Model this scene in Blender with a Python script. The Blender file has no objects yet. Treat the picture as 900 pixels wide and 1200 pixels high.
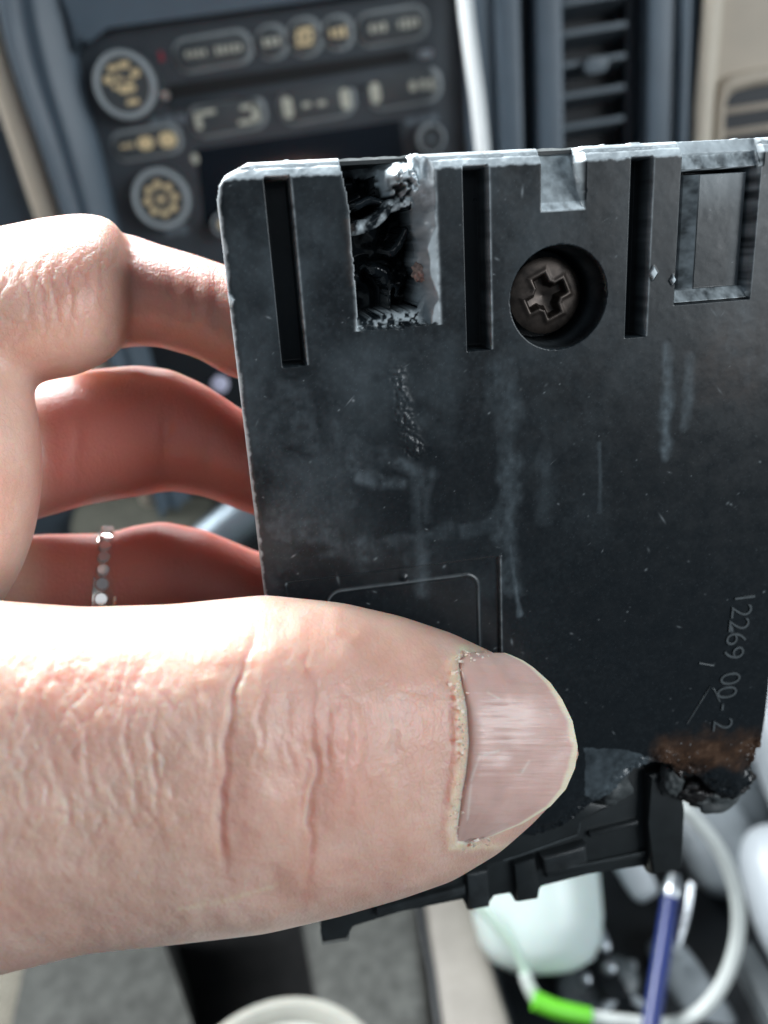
import bpy, bmesh, math, random
import numpy as np
from mathutils import Matrix, Vector

random.seed(7)
rng = np.random.default_rng(7)
SC = bpy.context.scene
COL = SC.collection
F = 942.0                                  # focal length in photo pixels (900x1200)

# ------------------------------------------------------------------ camera
def nrm(v):
    v = np.array(v, float)
    return v / np.linalg.norm(v)
# cabin axes seen in camera space (the phone looks down at the dashboard, a little rolled)
_Z = nrm((-.308, 1.80, 1.0))
_X = np.array((1, .15, .04)); _X = nrm(_X - _Z * (_X @ _Z))
_Y = np.cross(_Z, _X)
RC = np.array([_X, _Y, _Z])                # camera space -> cabin (world) space
CAM = np.array((0., 0., 1.15))
cd = bpy.data.cameras.new('camera'); cam = bpy.data.objects.new('camera', cd); COL.objects.link(cam)
cam.matrix_world = Matrix([list(RC[i]) + [CAM[i]] for i in range(3)] + [[0, 0, 0, 1]])
cd.sensor_fit = 'VERTICAL'; cd.sensor_height = 24; cd.lens = F / 1200 * 24
cd.clip_start = .002; cd.clip_end = 20
cd.dof.use_dof = True; cd.dof.focus_distance = .0815; cd.dof.aperture_fstop = cd.lens / 1.35
SC.camera = cam

# ------------------------------------------------------------------ light: windscreen above and ahead, side windows
w = bpy.data.worlds.new('World'); SC.world = w; w.use_nodes = True
bg = w.node_tree.nodes['Background']; bg.inputs[0].default_value = (.62, .80, 1.0, 1); bg.inputs[1].default_value = .09
def area(name, loc, target, sx, sy, power, col):
    l = bpy.data.lights.new(name, 'AREA'); l.shape = 'RECTANGLE'; l.size = sx; l.size_y = sy
    l.energy = power; l.color = col
    o = bpy.data.objects.new(name, l); COL.objects.link(o)
    o.location = loc
    o.rotation_euler = (Vector(target) - Vector(loc)).to_track_quat('-Z', 'Y').to_euler()
    return o
area('windscreen_light', (-.38, .66, 1.72), (-.02, .07, 1.12), 1.1, .45, 56, (.95, .98, 1.0))
area('driver_window_light', (-.80, .22, 1.50), (0, .12, 1.1), .5, .4, 1.3, (.90, .96, 1.0))
def cabin(v): return tuple(CAM + RC @ np.array(v))
area('passenger_window_light', cabin((.74, .06, .46)), (0, .15, 1.08), .50, .50, 7.0, (.90, .96, 1.0))
area('rear_window_light', cabin((.10, .10, 1.0)), (0, .1, 1.1), .60, .35, .7, (.86, .94, 1.0))
SC.view_settings.view_transform = 'Standard'; SC.view_settings.look = 'None'
SC.view_settings.exposure = .22; SC.view_settings.gamma = 1
SC.cycles.use_denoising = True
SC.cycles.max_bounces = 8

# ------------------------------------------------------------------ helpers
def cray(px, py): return np.array(((px - 450) / F, (600 - py) / F, -1.))
def W(v): return np.asarray(v) @ RC.T + CAM                 # camera space -> world
def at(px, py, d): return W(cray(px, py) * d)
def Vw(a): return Vector([float(x) for x in a])

def node_mat(name, build):
    m = bpy.data.materials.new(name); m.use_nodes = True
    nt = m.node_tree; p = nt.nodes['Principled BSDF']
    build(nt, p)
    return m
def N(nt, typ, **kw):
    n = nt.nodes.new(typ)
    for k, v in kw.items():
        if k.startswith('_'): setattr(n, k[1:], v)
        else: n.inputs[k.replace('__', ' ')].default_value = v
    return n
def ramp(nt, fac, stops):
    r = nt.nodes.new('ShaderNodeValToRGB'); e = r.color_ramp.elements
    while len(e) < len(stops): e.new(.5)
    for q, (p, c) in zip(e, stops):
        q.position = p; q.color = c if len(c) == 4 else (*c, 1)
    nt.links.new(fac, r.inputs[0]); return r.outputs[0]
def mixc(nt, fac, a, b):
    n = nt.nodes.new('ShaderNodeMix'); n.data_type = 'RGBA'
    for sock, v in ((n.inputs[0], fac), (n.inputs[6], a), (n.inputs[7], b)):
        if hasattr(v, 'links'): nt.links.new(v, sock)
        elif isinstance(v, (int, float)): sock.default_value = v
        else: sock.default_value = (*v, 1)
    return n.outputs[2]
def bump(nt, p, height, strength, dist):
    b = N(nt, 'ShaderNodeBump', Strength=strength, Distance=dist)
    nt.links.new(height, b.inputs['Height'])
    prev = p.inputs['Normal'].links
    if prev: nt.links.new(prev[0].from_socket, b.inputs['Normal'])
    nt.links.new(b.outputs[0], p.inputs['Normal'])
def simple(name, col, rough=.5, var=.25, scale=60, bumpd=.0002, metal=0, coat=0, sss=0):
    def bld(nt, p):
        tc = N(nt, 'ShaderNodeTexCoord')
        n = N(nt, 'ShaderNodeTexNoise', Scale=scale, Detail=6., Roughness=.65)
        nt.links.new(tc.outputs['Object'], n.inputs['Vector'])
        c = ramp(nt, n.outputs['Fac'], [(.25, tuple(x * (1 - var) for x in col)), (.75, tuple(min(1, x * (1 + var)) for x in col))])
        nt.links.new(c, p.inputs['Base Color'])
        p.inputs['Roughness'].default_value = rough; p.inputs['Metallic'].default_value = metal
        p.inputs['Coat Weight'].default_value = coat
        if sss:
            p.inputs['Subsurface Weight'].default_value = sss; p.inputs['Subsurface Scale'].default_value = .003
        if bumpd:
            n2 = N(nt, 'ShaderNodeTexNoise', Scale=scale * 22, Detail=3.)
            nt.links.new(tc.outputs['Object'], n2.inputs['Vector'])
            bump(nt, p, n2.outputs['Fac'], .4, bumpd)
    return node_mat(name, bld)

def link(o, parent=None):
    COL.objects.link(o)
    if parent is not None: o.parent = parent
    return o
def empty(name, label, cat, M=None, group=None):
    o = bpy.data.objects.new(name, None); COL.objects.link(o)
    if M is not None: o.matrix_world = M
    o.empty_display_size = .01
    return tag(o, label, cat, group)
def tag(o, label, cat, group=None):
    o['label'] = label; o['category'] = cat
    if group: o['group'] = group
    return o
def mesh_np(name, verts, faces, mat, parent=None, smooth=True):
    """faces: (n,4) or (n,3) int array"""
    verts = np.asarray(verts, np.float32); faces = np.asarray(faces, np.int32)
    me = bpy.data.meshes.new(name); k = faces.shape[1]
    me.vertices.add(len(verts)); me.vertices.foreach_set('co', verts.ravel())
    me.loops.add(faces.size); me.loops.foreach_set('vertex_index', faces.ravel())
    me.polygons.add(len(faces)); me.polygons.foreach_set('loop_start', np.arange(0, faces.size, k, dtype=np.int32))
    me.polygons.foreach_set('use_smooth', np.full(len(faces), smooth))
    me.update(calc_edges=True); me.validate()
    if mat: me.materials.append(mat)
    return link(bpy.data.objects.new(name, me), parent)
def bm_obj(name, bm, mat, parent=None, smooth=False, angle=None):
    me = bpy.data.meshes.new(name)
    bmesh.ops.recalc_face_normals(bm, faces=bm.faces)
    if angle is not None:
        for f in bm.faces: f.smooth = True
        for e in bm.edges:
            if len(e.link_faces) == 2 and e.calc_face_angle(0) > math.radians(angle): e.smooth = False
    elif smooth:
        for f in bm.faces: f.smooth = True
    bm.to_mesh(me); bm.free(); me.materials.append(mat)
    return link(bpy.data.objects.new(name, me), parent)

def prism_bm(pts, t0, t1, frame, bevel=0., seg=2):
    """solid with 2D outline pts; frame(u, v, t) -> xyz; t1 is the visible face, its rim bevelled"""
    bm = bmesh.new()
    a = [bm.verts.new(frame(u, v, t0)) for u, v in pts]
    b = [bm.verts.new(frame(u, v, t1)) for u, v in pts]
    n = len(pts)
    bm.faces.new(a); top = bm.faces.new(b)
    for i in range(n): bm.faces.new((a[i], a[(i + 1) % n], b[(i + 1) % n], b[i]))
    if bevel: bmesh.ops.bevel(bm, geom=list(top.edges), offset=bevel, segments=seg, profile=.5, affect='EDGES', clamp_overlap=True)
    return bm
def rrect(cx, cy, w, h, r, n=6, skew=0.):
    r = min(r, w / 2 * .999, h / 2 * .999); o = []
    for k, (sx, sy) in enumerate(((1, 1), (-1, 1), (-1, -1), (1, -1))):
        for i in range(n + 1):
            t = math.pi / 2 * (k + i / n)
            o.append((cx + sx * (w / 2 - r) + r * math.cos(t), cy + sy * (h / 2 - r) + r * math.sin(t)))
    return o
def catmull(P, n):
    P = np.asarray(P, float); Q = np.vstack([2 * P[0] - P[1], P, 2 * P[-1] - P[-2]]); out = []
    for i in range(1, len(Q) - 2):
        t = np.linspace(0, 1, n, endpoint=False)[:, None]
        p0, p1, p2, p3 = Q[i - 1], Q[i], Q[i + 1], Q[i + 2]
        out.append(.5 * (2 * p1 + (p2 - p0) * t + (2 * p0 - 5 * p1 + 4 * p2 - p3) * t * t + (3 * p1 - p0 - 3 * p2 + p3) * t ** 3))
    return np.vstack(out + [P[-1:]])
def tube_np(path, rad, nseg=16, cap=True):
    P = np.asarray(path, float); R = np.broadcast_to(np.asarray(rad, float), (len(P),))
    T = np.gradient(P, axis=0); T /= np.linalg.norm(T, axis=1)[:, None]
    up = np.array((0, 0, 1.)) if abs(T[0][2]) < .9 else np.array((1., 0, 0))
    a = np.cross(T[0], up); a /= np.linalg.norm(a); V = []
    for i in range(len(P)):
        a = a - T[i] * (a @ T[i]); a /= np.linalg.norm(a); b = np.cross(T[i], a)
        th = np.linspace(0, 2 * np.pi, nseg, endpoint=False)
        V.append(P[i] + R[i] * (np.cos(th)[:, None] * a + np.sin(th)[:, None] * b))
    V = np.vstack(V); Q = []; m = len(P)
    i = np.arange(m - 1)[:, None] * nseg; j = np.arange(nseg)[None]; j2 = (j + 1) % nseg
    Q = np.stack([i + j, i + j2, i + nseg + j2, i + nseg + j], -1).reshape(-1, 4)
    if cap:
        V = np.vstack([V, P[:1], P[-1:]]); c0 = len(V) - 2; th = np.arange(nseg)
        Q = np.vstack([Q, np.stack([np.full(nseg, c0), (th + 1) % nseg, th, th], -1) * 1])
        Q = np.vstack([Q, np.stack([np.full(nseg, c0 + 1), (m - 1) * nseg + th, (m - 1) * nseg + (th + 1) % nseg, (m - 1) * nseg + (th + 1) % nseg], -1)])
    return V, Q
def tube(name, path, rad, mat, parent=None, nseg=16):
    V, Q = tube_np(path, rad, nseg, cap=False)
    bm = bmesh.new(); vs = [bm.verts.new(v) for v in V]
    for q in Q: bm.faces.new([vs[k] for k in q])
    bm.faces.new(vs[:nseg][::-1]); bm.faces.new(vs[-nseg:])
    return bm_obj(name, bm, mat, parent, angle=50)
def lathe(name, prof, M, mat, parent=None, n=48):
    """profile [(r, h)] turned round local Z, placed by 4x4 M"""
    bm = bmesh.new(); rings = []
    for r, h in prof:
        if r < 1e-7: rings.append([bm.verts.new(M @ Vector((0, 0, h)))])
        else: rings.append([bm.verts.new(M @ Vector((r * math.cos(2 * math.pi * k / n), r * math.sin(2 * math.pi * k / n), h))) for k in range(n)])
    for a, b in zip(rings, rings[1:]):
        for k in range(n):
            k2 = (k + 1) % n
            if len(a) == 1 and len(b) == 1: continue
            if len(a) == 1: bm.faces.new((a[0], b[k], b[k2]))
            elif len(b) == 1: bm.faces.new((a[k], b[0], a[k2]))
            else: bm.faces.new((a[k], b[k], b[k2], a[k2]))
    return bm_obj(name, bm, mat, parent, angle=40)
def axes(origin, x, y, z):
    return Matrix([[x[i], y[i], z[i], origin[i]] for i in range(3)] + [[0, 0, 0, 1]])

# numpy noise
def vnoise2(shape, cells, seed):
    r = np.random.default_rng(seed); g = r.random((cells[0] + 3, cells[1] + 3)).astype(np.float32)
    y = np.linspace(0, cells[0], shape[0]); x = np.linspace(0, cells[1], shape[1])
    yi = y.astype(int); xi = x.astype(int); fy = (y - yi)[:, None]; fx = (x - xi)[None]
    fy = fy * fy * (3 - 2 * fy); fx = fx * fx * (3 - 2 * fx)
    a = g[np.ix_(yi, xi)]; b = g[np.ix_(yi, xi + 1)]; c = g[np.ix_(yi + 1, xi)]; d = g[np.ix_(yi + 1, xi + 1)]
    return (a * (1 - fx) + b * fx) * (1 - fy) + (c * (1 - fx) + d * fx) * fy
def fbm2(shape, cells, octv, seed, gain=.55):
    s = 0; a = 1; t = 0
    for o in range(octv):
        s = s + a * vnoise2(shape, (int(cells[0] * 2 ** o), int(cells[1] * 2 ** o)), seed + o); t += a; a *= gain
    return s / t
def vnoise3(P, seed, L=64):
    g = np.random.default_rng(seed).random((L, L, L)).astype(np.float32)
    I = np.floor(P).astype(int); f = P - I; f = f * f * (3 - 2 * f); I %= L; J = (I + 1) % L
    def G(a, b, c): return g[a, b, c]
    x0, y0, z0 = I.T; x1, y1, z1 = J.T; fx, fy, fz = f.T
    return ((G(x0, y0, z0) * (1 - fx) + G(x1, y0, z0) * fx) * (1 - fy) + (G(x0, y1, z0) * (1 - fx) + G(x1, y1, z0) * fx) * fy) * (1 - fz) + \
           ((G(x0, y0, z1) * (1 - fx) + G(x1, y0, z1) * fx) * (1 - fy) + (G(x0, y1, z1) * (1 - fx) + G(x1, y1, z1) * fx) * fy) * fz
def seg_dist(X, Y, poly, closed=False):
    """distance of every point to a polyline"""
    d = np.full(np.shape(X), 1e9, np.float32); P = list(poly) + ([poly[0]] if closed else [])
    for (ax, ay), (bx, by) in zip(P, P[1:]):
        L = (bx - ax) ** 2 + (by - ay) ** 2 + 1e-12
        t = np.clip(((X - ax) * (bx - ax) + (Y - ay) * (by - ay)) / L, 0, 1)
        d = np.minimum(d, np.hypot(X - ax - t * (bx - ax), Y - ay - t * (by - ay)))
    return d
def inside(X, Y, poly):
    r = np.zeros(np.shape(X), bool); n = len(poly)
    for i in range(n):
        (ax, ay), (bx, by) = poly[i], poly[(i + 1) % n]
        if ay == by: continue
        r ^= ((ay > Y) != (by > Y)) & (X < (bx - ax) * (Y - ay) / (by - ay) + ax)
    return r
def sstep(a, b, x):
    t = np.clip((x - a) / (b - a), 0, 1); return t * t * (3 - 2 * t)
def box01(X, Y, x0, x1, y0, y1, s):
    """soft box mask"""
    return np.clip(np.minimum(np.minimum(X - x0, x1 - X), np.minimum(Y - y0, y1 - Y)) / s + .5, 0, 1)

# ================================================================== CABIN (setting)
YD = at(320, 150, .37)[1]                                  # plane of the centre stack
def dp(px, py, off=0.):
    o = CAM; r = RC @ cray(px, py); t = (YD - off - o[1]) / r[1]; p = o + r * t
    return p[0], p[2], t
def dash_frame(u, v, t): return (u, YD - t, v)             # t = metres proud of the stack

M_bezel = simple('soft_blue_grey_plastic', (.085, .118, .150), .42, .12, 40, .00015)
M_radio = simple('radio_face_plastic', (.040, .050, .060), .40, .12, 60, .0001)
M_button = simple('button_rubber', (.055, .064, .070), .42, .15, 90, .00008)
M_rim = simple('grey_button_surround', (.26, .29, .30), .35, .15, 90, 0)
M_ink = simple('pale_button_print', (.50, .50, .42), .5, .25, 300, 0)
M_amber = simple('amber_button_print', (.72, .57, .33), .5, .25, 300, 0)
M_dark = simple('dark_cavity_plastic', (.008, .011, .016), .5, .2, 60, .0001)
M_black = simple('black_console_plastic', (.012, .015, .018), .38, .3, 40, .0003)
M_glass = simple('dark_display_glass', (.006, .009, .014), .16, .1, 30, 0)
M_beige = simple('beige_dash_plastic', (.47, .41, .33), .55, .08, 50, .0002)
M_slat = simple('grey_vent_slat', (.12, .15, .175), .4, .1, 60, .0001)
M_white = simple('white_cable_jacket', (.62, .66, .64), .38, .06, 60, .00005)
M_carpet = simple('dark_grey_fabric', (.085, .088, .082), .95, .5, 120, .002)
M_leather = simple('grey_beige_vinyl', (.27, .25, .22), .55, .15, 60, .0008)
M_mint = simple('pale_mint_plastic', (.64, .74, .71), .35, .06, 30, .0001, sss=.2)
M_silver = simple('worn_silver_metal', (.62, .66, .70), .28, .15, 50, .0001, metal=1)

def prism(name, pts, t0, t1, mat, parent, bevel=0., seg=3, frame=dash_frame, angle=35):
    return bm_obj(name, prism_bm(pts, t0, t1, frame, bevel, seg), mat, parent, angle=angle)
def poly_px(pts, off=0.): return [dp(x, y, off)[:2] for x, y in pts]
def rr_px(cx, cy, wpx, hpx, rpx, off=0., rot=0.):
    x, z, t = dp(cx, cy, off); k = t / F * 1.02
    return rrect(x, z, wpx * k, hpx * k, rpx * k)

# ---- dashboard
dash = empty('dashboard', 'dark blue grey dashboard centre stack with beige trim behind the held module', 'dashboard', Matrix.Translation((0, YD, .6)))
def under(o, root):                                        # parent keeping the world-space mesh
    o.parent = root; o.matrix_parent_inverse = root.matrix_world.inverted(); return o
def dpart(name, pts, t0, t1, mat, **k): return under(prism(name, pts, t0, t1, mat, None, **k), dash)
def px_loop(pts, n=8): return [tuple(p) for p in catmull(pts, n)]
# back wall of the stack, wide and tall enough for a step to the side
dpart('backing_panel', [(-.75, .35), (.75, .35), (.75, 1.26), (-.75, 1.26)], -.10, -.03, M_dark)
# left: dark driver side panel, beige strip, bezel
dpart('driver_side_panel', poly_px([(-500, -120), (-25, -120), (-10, 60), (25, 180), (75, 330), (170, 600), (240, 900), (-900, 900)]), -.03, -.012, simple('driver_panel_plastic', (.045, .062, .08), .5, .15, 40, .0002), bevel=.003)
edge = [(-38, -120), (-22, 20), (2, 100), (24, 165), (52, 250), (95, 370), (180, 600)]
V, Q = tube_np([(x, YD + .004, z) for x, z in catmull([dp(*p)[:2] for p in edge], 12)], .0062, 16)
under(mesh_np('beige_trim_strip', V, Q, M_beige), dash)
outer = [(-8, -120), (4, 0), (14, 55), (30, 108), (52, 170), (78, 250), (110, 350), (190, 600), (250, 800)]
inner = [(62, -120), (76, 0), (88, 62), (99, 110), (118, 180), (136, 255), (160, 350), (230, 600), (280, 800)]
oo = catmull([dp(*p)[:2] for p in outer], 10); ii = catmull([dp(*p)[:2] for p in inner], 10)
# moulded cross-section of the left bezel: lip, hollow, ridge, step down to the radio
prof = [(0, -.025), (0, .004), (.03, .0085), (.09, .0105), (.16, .0085), (.30, .0040), (.42, .0045), (.52, .0062), (.60, .0055), (.72, .0015), (.9, .000), (1.0, -.006), (1.0, -.025)]
V = np.array([[(a[0] * (1 - s) + b[0] * s, YD - t, a[1] * (1 - s) + b[1] * s) for s, t in prof] for a, b in zip(oo, ii)]).reshape(-1, 3)
m_, k_ = len(oo), len(prof)
Q = [(i * k_ + j, i * k_ + j + 1, (i + 1) * k_ + j + 1, (i + 1) * k_ + j) for i in range(m_ - 1) for j in range(k_ - 1)]
under(mesh_np('bezel', V, Q, M_bezel), dash)
# top of the bezel over the radio
dpart('bezel', poly_px([(88, 62), (100, 42), (130, 33), (330, 6), (545, -24), (560, -28), (560, -140), (62, -140), (76, 0)]), -.02, .0035, M_bezel, bevel=.004)
dpart('bezel', poly_px([(539, -120), (541, 0), (548, 190), (556, 420), (574, 420), (578, 190), (576, 0), (575, -120)]), -.02, .0045, M_bezel, bevel=.003)
# stack right of the radio
for a, b, t, mt in ((579, 607, .010, M_bezel), (610, 622, -.004, M_dark), (625, 657, .006, M_bezel), (757, 790, .002, M_bezel), (792, 803, .007, M_bezel), (805, 818, .001, M_bezel)):
    sk = lambda x, y: x + (x - 700) * -.00028 * (y - 80)
    dpart('trim_panel', poly_px([(sk(a, -130), -130), (sk(b, -130), -130), (sk(b, 480), 480), (sk(a, 480), 480)]), -.03, t, mt, bevel=.002)
# beige passenger side
dpart('beige_panel', poly_px([(832, -130), (1500, -130), (1350, 600), (806, 600)]), -.05, .004, M_beige, bevel=.003)
V, Q = tube_np([(x, YD - .006, z) for x, z in catmull([dp(*p)[:2] for p in [(834, -130), (829, 0), (822, 90), (817, 170), (810, 400)]], 8)], .0042, 14)
under(mesh_np('beige_edge_bead', V, Q, simple('pale_beige_plastic', (.62, .56, .46), .45, .06, 50, .0001)), dash)

# ---- centre air vent
vent = empty('air_vent', 'dark rectangular centre air vent with grey louvres right of the radio', 'air vent', Matrix.Translation((dp(705, 80)[0], YD, dp(705, 80)[1])))
def vpart(name, pts, t0, t1, mat, root, **k): return under(prism(name, pts, t0, t1, mat, None, **k), root)
sk = lambda x, y: x + (x - 700) * -.00028 * (y - 80)
vpart('back_wall', poly_px([(655, -130), (758, -130), (750, 480), (660, 480)]), -.029, -.024, M_dark, vent)
for a, b in ((656.5, 659), (741, 752)):
    vpart('side_wall', poly_px([(sk(a, -130), -130), (sk(b, -130), -130), (sk(b, 480), 480), (sk(a, 480), 480)]), -.023, -.001 if a < 700 else -.010, simple('vent_wall_plastic', (.03, .04, .052), .5, .1, 50, .0001), vent, bevel=.001)
slat_me = None
for k in range(-3, 9):
    y0 = 4 + k * 36.5
    (x0, z0, t0), (x1, z1, _) = dp(660, y0 + 3), dp(741, y0 - 10)
    if slat_me is None:
        Lx = x1 - x0; bm = bmesh.new()
        P = [(0, 0), (Lx, 0)]
        # a thin blade, front edge up at the face, sloping down into the duct
        vs = [bm.verts.new(q) for q in ((0, .001, 0), (Lx, .001, .0), (Lx, .022, -.006), (0, .022, -.006), (0, .001, .0022), (Lx, .001, .0022), (Lx, .022, -.0045), (0, .022, -.0045))]
        for q in ((0, 1, 2, 3), (4, 5, 6, 7), (0, 1, 5, 4), (1, 2, 6, 5), (2, 3, 7, 6), (3, 0, 4, 7)): bm.faces.new([vs[i] for i in q])
        bmesh.ops.bevel(bm, geom=list(bm.edges), offset=.0004, segments=2, affect='EDGES', clamp_overlap=True)
        o = bm_obj('slat', bm, M_slat, None, angle=40); slat_me = o.data
    else:
        o = link(bpy.data.objects.new('slat', slat_me))
    o.matrix_world = Matrix.Translation((x0, YD, z0)); under(o, vent)
tabx, tabz, _ = dp(697, 76)
vpart('louvre_tab', rrect(tabx, tabz, .0105, .0062, .002), -.004, .003, M_slat, vent, bevel=.001)

# ---- beige side vent
sv = empty('air_vent', 'small beige framed air vent with rounded corner at the right edge of the dashboard', 'air vent', Matrix.Translation((dp(900, 130)[0], YD, dp(900, 130)[1])))
fr_o = poly_px([(838, 120), (842, 98), (856, 88), (880, 82), (1080, 52), (1060, 260), (832, 300), (834, 200)], .006)
fr_i = poly_px([(849, 124), (853, 112), (862, 106), (884, 101), (1062, 75), (1045, 240), (844, 280), (846, 200)], .006)
bm = bmesh.new(); nO = len(fr_o)
rings = [[bm.verts.new(dash_frame(u, v, t)) for u, v in pts] for pts, t in ((fr_o, .003), (fr_o, .0075), ([(a[0] * .6 + b[0] * .4, a[1] * .6 + b[1] * .4) for a, b in zip(fr_o, fr_i)], .0095), (fr_i, .007), (fr_i, -.012))]
for a, b in zip(rings, rings[1:]):
    for i in range(nO): bm.faces.new((a[i], a[(i + 1) % nO], b[(i + 1) % nO], b[i]))
under(bm_obj('frame', bm, M_beige, None, smooth=True), sv)
vpart('back_wall', fr_i, .0042, .0046, M_dark, sv)
for k in range(5):
    y0 = 127 + k * 26
    vpart('slat', poly_px([(848, y0), (1050, y0 - 30), (1050, y0 - 22), (848, y0 + 8)], .006), .0048, .0068, simple('beige_slat', (.36, .31, .25), .5, .1, 50, .0001) if k == 0 else bpy.data.materials['beige_slat'], sv, bevel=.0006)

# ---- radio
rad = empty('car_radio', 'dark car radio with two round knobs and backlit print in the dashboard', 'car radio', Matrix.Translation((dp(320, 150)[0], YD, dp(320, 150)[1])))
def rpart(name, pts, t0, t1, mat, parent=None, **k):
    o = prism(name, pts, t0, t1, mat, None, **k)
    if parent is None: return under(o, rad)
    o.parent = parent; return o
face_px = [(86, 66), (98, 45), (130, 35), (330, 8), (548, -22), (552, 200), (560, 330), (160, 345), (150, 320)]
rpart('faceplate', poly_px(face_px), -.028, -.004, M_radio, bevel=.0015)
def ink(px, py, wpx, hpx, off, mat, parent):               # a short printed stroke standing 0.1 mm proud
    o = prism('print', rr_px(px, py, wpx, hpx, hpx * .45, off), off, off + .0001, mat, None, bevel=0)
    o.parent = parent; return o
def button(px, py, wpx, hpx, marks, mat=M_ink, h=.0028):
    rpart('button_surround', rr_px(px, py, wpx + 7, hpx + 7, hpx * .52, .0), -.0045, -.0033, M_rim, bevel=.0006)
    b = rpart('button', rr_px(px, py, wpx, hpx, hpx * .48, .0), -.0045, h - .004, M_button, bevel=.0011)
    for k, (dx, dy, ww, hh) in enumerate(marks): 
        o = prism('print', rr_px(px + dx, py + dy, ww, hh, hh * .45, 0), h - .0041, h - .0039, mat, None)
        o.parent = b; o.matrix_parent_inverse = b.matrix_world.inverted()
    return b
def letters(n, x0, x1, hh, slope=-.14):                    # small separate strokes: print too blurred to read
    st = (x1 - x0) / n
    return [(x0 + st * (k + .5), slope * (x0 + st * (k + .5)), st * .66, hh * random.uniform(.75, 1.1)) for k in range(n)]
button(248, 60, 86, 29, letters(4, -32, -6, 8) + letters(5, 3, 36, 9))
button(318, 49, 31, 29, letters(3, -11, 11, 11)); button(357, 43, 35, 33, letters(3, -12, 12, 9) + [(0, -8, 20, 5), (0, 8, 20, 5)], M_amber)
button(396, 38, 31, 29, letters(3, -11, 11, 11), M_amber); button(460, 30, 78, 29, letters(3, -28, -6, 9) + letters(4, 6, 32, 11))
button(266, 137, 84, 30, [(-34, 5, 8, 18), (-24, -5, 20, 5), (33, -5, 8, 20), (22, 6, 18, 5), (24, -12, 18, 5)])
button(371, 121, 84, 31, [(-34, 5, 12, 22), (34, -5, 12, 22), (-12, 2, 10, 5), (6, 0, 10, 5)])
button(474, 104, 82, 31, [(-34, 5, 12, 22), (10, -3, 8, 11), (22, -5, 8, 11), (32, -5, 5, 13)])
button(170, 168, 76, 26, letters(3, -30, -14, 6) + [(0, 0, 18, 14), (26, -4, 20, 16)], M_amber)
M_slot = simple('slot_black', (.003, .004, .005), .7, .1, 50, 0)
# disc slot with its lower lip
rpart('disc_slot', poly_px([(196, 100), (330, 80), (478, 58), (484, 70), (330, 97), (198, 117)]), -.0042, -.0030, M_slot)
rpart('slot_lip', poly_px([(196, 117), (330, 97), (500, 71), (510, 88), (512, 95), (330, 110), (198, 128)]), -.0045, -.0022, M_radio, bevel=.0012)
rpart('display', poly_px([(228, 176), (330, 161), (470, 141), (478, 235), (352, 252), (238, 268)]), -.0042, -.0035, M_glass, bevel=.0002)
rpart('eject_mark', rr_px(500, 63, 16, 9, 4), -.0042, -.0034, M_silver)
rpart('indicator', rr_px(192, 112, 9, 9, 4.4), -.0042, -.0030, M_silver); rpart('indicator', rr_px(227, 187, 8, 11, 4), -.0042, -.0032, M_ink)
rpart('red_mark', rr_px(187, 66, 5, 11, 2.4), -.0042, -.0036, simple('red_print', (.28, .02, .04), .5, .1, 90, 0))
for dx, wd in ((-16, 12), (0, 14), (15, 10)): rpart('print', rr_px(196 + dx, 142 - dx * .14, wd, 10, 3), -.0042, -.0037, M_slat)
for dx, wd in ((-14, 12), (0, 13), (13, 11)): rpart('print', rr_px(496 + dx, 141 - dx * .14, wd, 8, 3), -.0042, -.0037, M_slat)
for dx in (-8, 6): rpart('print', rr_px(206 + dx, 271 - dx * .14, 13, 11, 3), -.0042, -.0037, M_slat)
def knob(px, py, rpx, face_marks, fm):
    x, z, t = dp(px, py, .008); r = rpx * t / F
    Mk = axes((x, YD + .0042, z), (1, 0, 0), (0, 0, 1), (0, -1, 0))
    k = under(lathe('knob', [(r, 0), (r, .006), (r * .97, .0095), (r * .95, .0102), (r * .76, .0104), (0, .0104)], Mk, M_button), rad)
    under(lathe('knob_ring', [(r * .97, .0098), (r * .93, .0118), (r * .84, .0121), (r * .78, .0108), (r * .80, .0095), (r * .97, .0098)], Mk, simple('pale_knob_ring', (.34, .38, .40), .3, .1, 60, 0)), rad)
    for a, rr_, w_, h_ in face_marks:
        cx, cz = x + r * rr_ * math.cos(a), z + r * rr_ * math.sin(a)
        o = prism('print', rrect(cx, cz, w_ * r, h_ * r, h_ * r * .45), .0062, .0064, fm, None)
        o.parent = k; o.matrix_parent_inverse = k.matrix_world.inverted()
    return k
def pol(x, y): return math.atan2(y, x), math.hypot(x, y)
knob(145, 100, 38, [(*pol(-.45, .22), .3, .2), (*pol(-.22, .5), .34, .16), (*pol(.14, .54), .34, .18), (*pol(.42, .28), .28, .22), (*pol(-.12, .2), .22, .14), (*pol(.2, .12), .2, .12), (*pol(-.3, .0), .16, .14), (*pol(.05, -.1), .52, .22), (*pol(.12, -.48), .4, .14)], M_amber)
knob(188, 234, 35, [(math.pi / 4 * k, .46, .26, .24) for k in range(8)] + [(0, 0, .26, .22)], M_amber)
knob(506, 163, 17, [(0, 0, .6, .3)], M_slat)
knob(262, 264, 14, [(0, 0, .9, .7)], M_amber)

# ---- white cable hanging down over the stack
pth = [W(cray(x, y) * d) for x, y, d in ((538, -90, .33), (545, 0, .335), (552, 60, .338), (560, 120, .342), (567, 190, .348), (578, 300, .36), (588, 420, .38), (590, 560, .41), (600, 700, .44), (612, 800, .465), (632, 880, .475))]
hang = tube('hanging_cable', catmull(pth, 10), .0031, simple('bright_white_jacket', (.86, .90, .90), .35, .04, 60, 0), None, 16)
tag(hang, 'bright white cable hanging down between the radio and the centre air vent', 'cable')

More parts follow.
